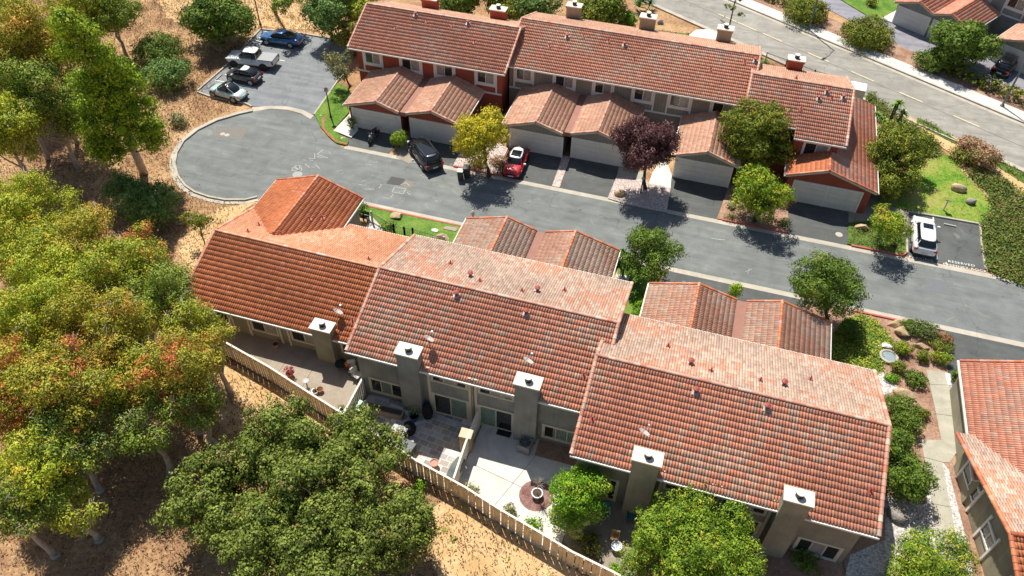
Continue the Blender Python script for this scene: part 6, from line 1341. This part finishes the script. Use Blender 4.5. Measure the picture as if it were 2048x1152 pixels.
c = at(1035, 893, .05); t = thing('hose_reel', 'bundle of pale pipe fittings left of the air conditioner', 'pipe fittings', (c.x, c.y, .05)); m = MB(); m.tube([(c.x-.1, c.y, .05), (c.x-.1, c.y, .45), (c.x+.1, c.y, .5), (c.x+.12, c.y, .2)], .03, 6); m.tube([(c.x-.15, c.y-.1, .25), (c.x+.15, c.y-.05, .3)], .03, 6); m.build('pipes', flat('brass_pipe', '#b5a77e', .4), t)
cushion_chair('teal cushioned lounge chair under the lime green tree', 1209, 1030, .2, TEAL, WHP, 'lounge_chair')
cushion_chair('dark blue cushioned chair partly behind the pine, by the chimney foot', 1262, 1038, .2, TEAL, BLACK, 'lounge_chair')
c = at(1228, 1082, .05); t = thing('wooden_chair', 'small wooden folding chair beside the large white pot', 'chair', (c.x, c.y, .05)); WD = flat('pale_wood', '#b08a5c', .7, .15, 5)
m = MB(); [m.box(-.22, .22, -.2+i*.09, -.13+i*.09, .4, .42) for i in range(5)]; m.build('seat', WD, t, local=True); m = MB(); [m.box(-.22, .22, .24, .26, .5+i*.1, .56+i*.1) for i in range(4)]; m.build('backrest', WD, t, local=True)
for s in (-.22, .22): MB().tube([(s, -.2, 0), (s, .25, .9)], .018, 5).build('leg', WD, t, local=True); MB().tube([(s, .25, 0), (s, -.2, .42)], .018, 5).build('leg', WD, t, local=True)
c = at(1186, 1118, .06); t = thing('planter_box', 'small rectangular metal frame planter near the fence bottom', 'planter', (c.x, c.y, .06)); MB().box(-.45, .45, -.2, .2, 0, .3).build('box', DG, t, local=True); MB().box(-.38, .38, -.14, .14, .29, .31).build('soil', BARKD, t, local=True)
c = at(1545, 205); t = None
# patio furniture by the upper road
c = at(1415, 68, 2.4); t = thing('garden_umbrella', 'round white garden umbrella behind the third grey chimney of the far row', 'umbrella', (c.x, c.y, 0)); MB().lathe((c.x, c.y, 2.0), [(1.9, 0), (1.2, .35), (.1, .7)], 8).build('canopy', TRIMW, t); MB().tube([(c.x, c.y, 0), (c.x, c.y, 2.7)], .03, 6).build('pole', METAL, t)
c = at(1712, 190, 1.2); boxy('garden_shed', 'small white flat topped shed behind the low wing', 'shed', 1706, 203, (1.5, 1.5, 1.7), -.1, TRIMW, .08, TRIMW, 0)
c = at(752, 424, .1); t = thing('bench', 'dark garden bench in the entry court of the orange roofed house', 'bench', (c.x, c.y, .11))
c2 = at(725, 440, .11); t.location = c2; ROOTLOC[t.name] = (0, 0, 0); MB().box(-.6, .6, -.22, .22, .4, .45).build('seat', BLACK, t, local=True); MB().box(-.6, .6, .2, .25, .5, .85).build('backrest', BLACK, t, local=True)
for s in (-.55, .55): MB().box(s-.03, s+.03, -.2, .22, 0, .4).build('leg', BLACK, t, local=True)
for lb, x, y in (('slim dark post lamp in front of the plum tree', 1281, 388),):
    b = at(x, y); t = thing('lamp_post', lb, 'lamp post', (b.x, b.y, .1)); MB().lathe((b.x, b.y, .1), [(.06, 0), (.04, 1.5)], 8).build('pole', BLACK, t); MB().lathe((b.x, b.y, 1.55), [(.05, 0), (.13, .08), (.13, .25), (.03, .34)], 10).build('lantern', FLASH, t)
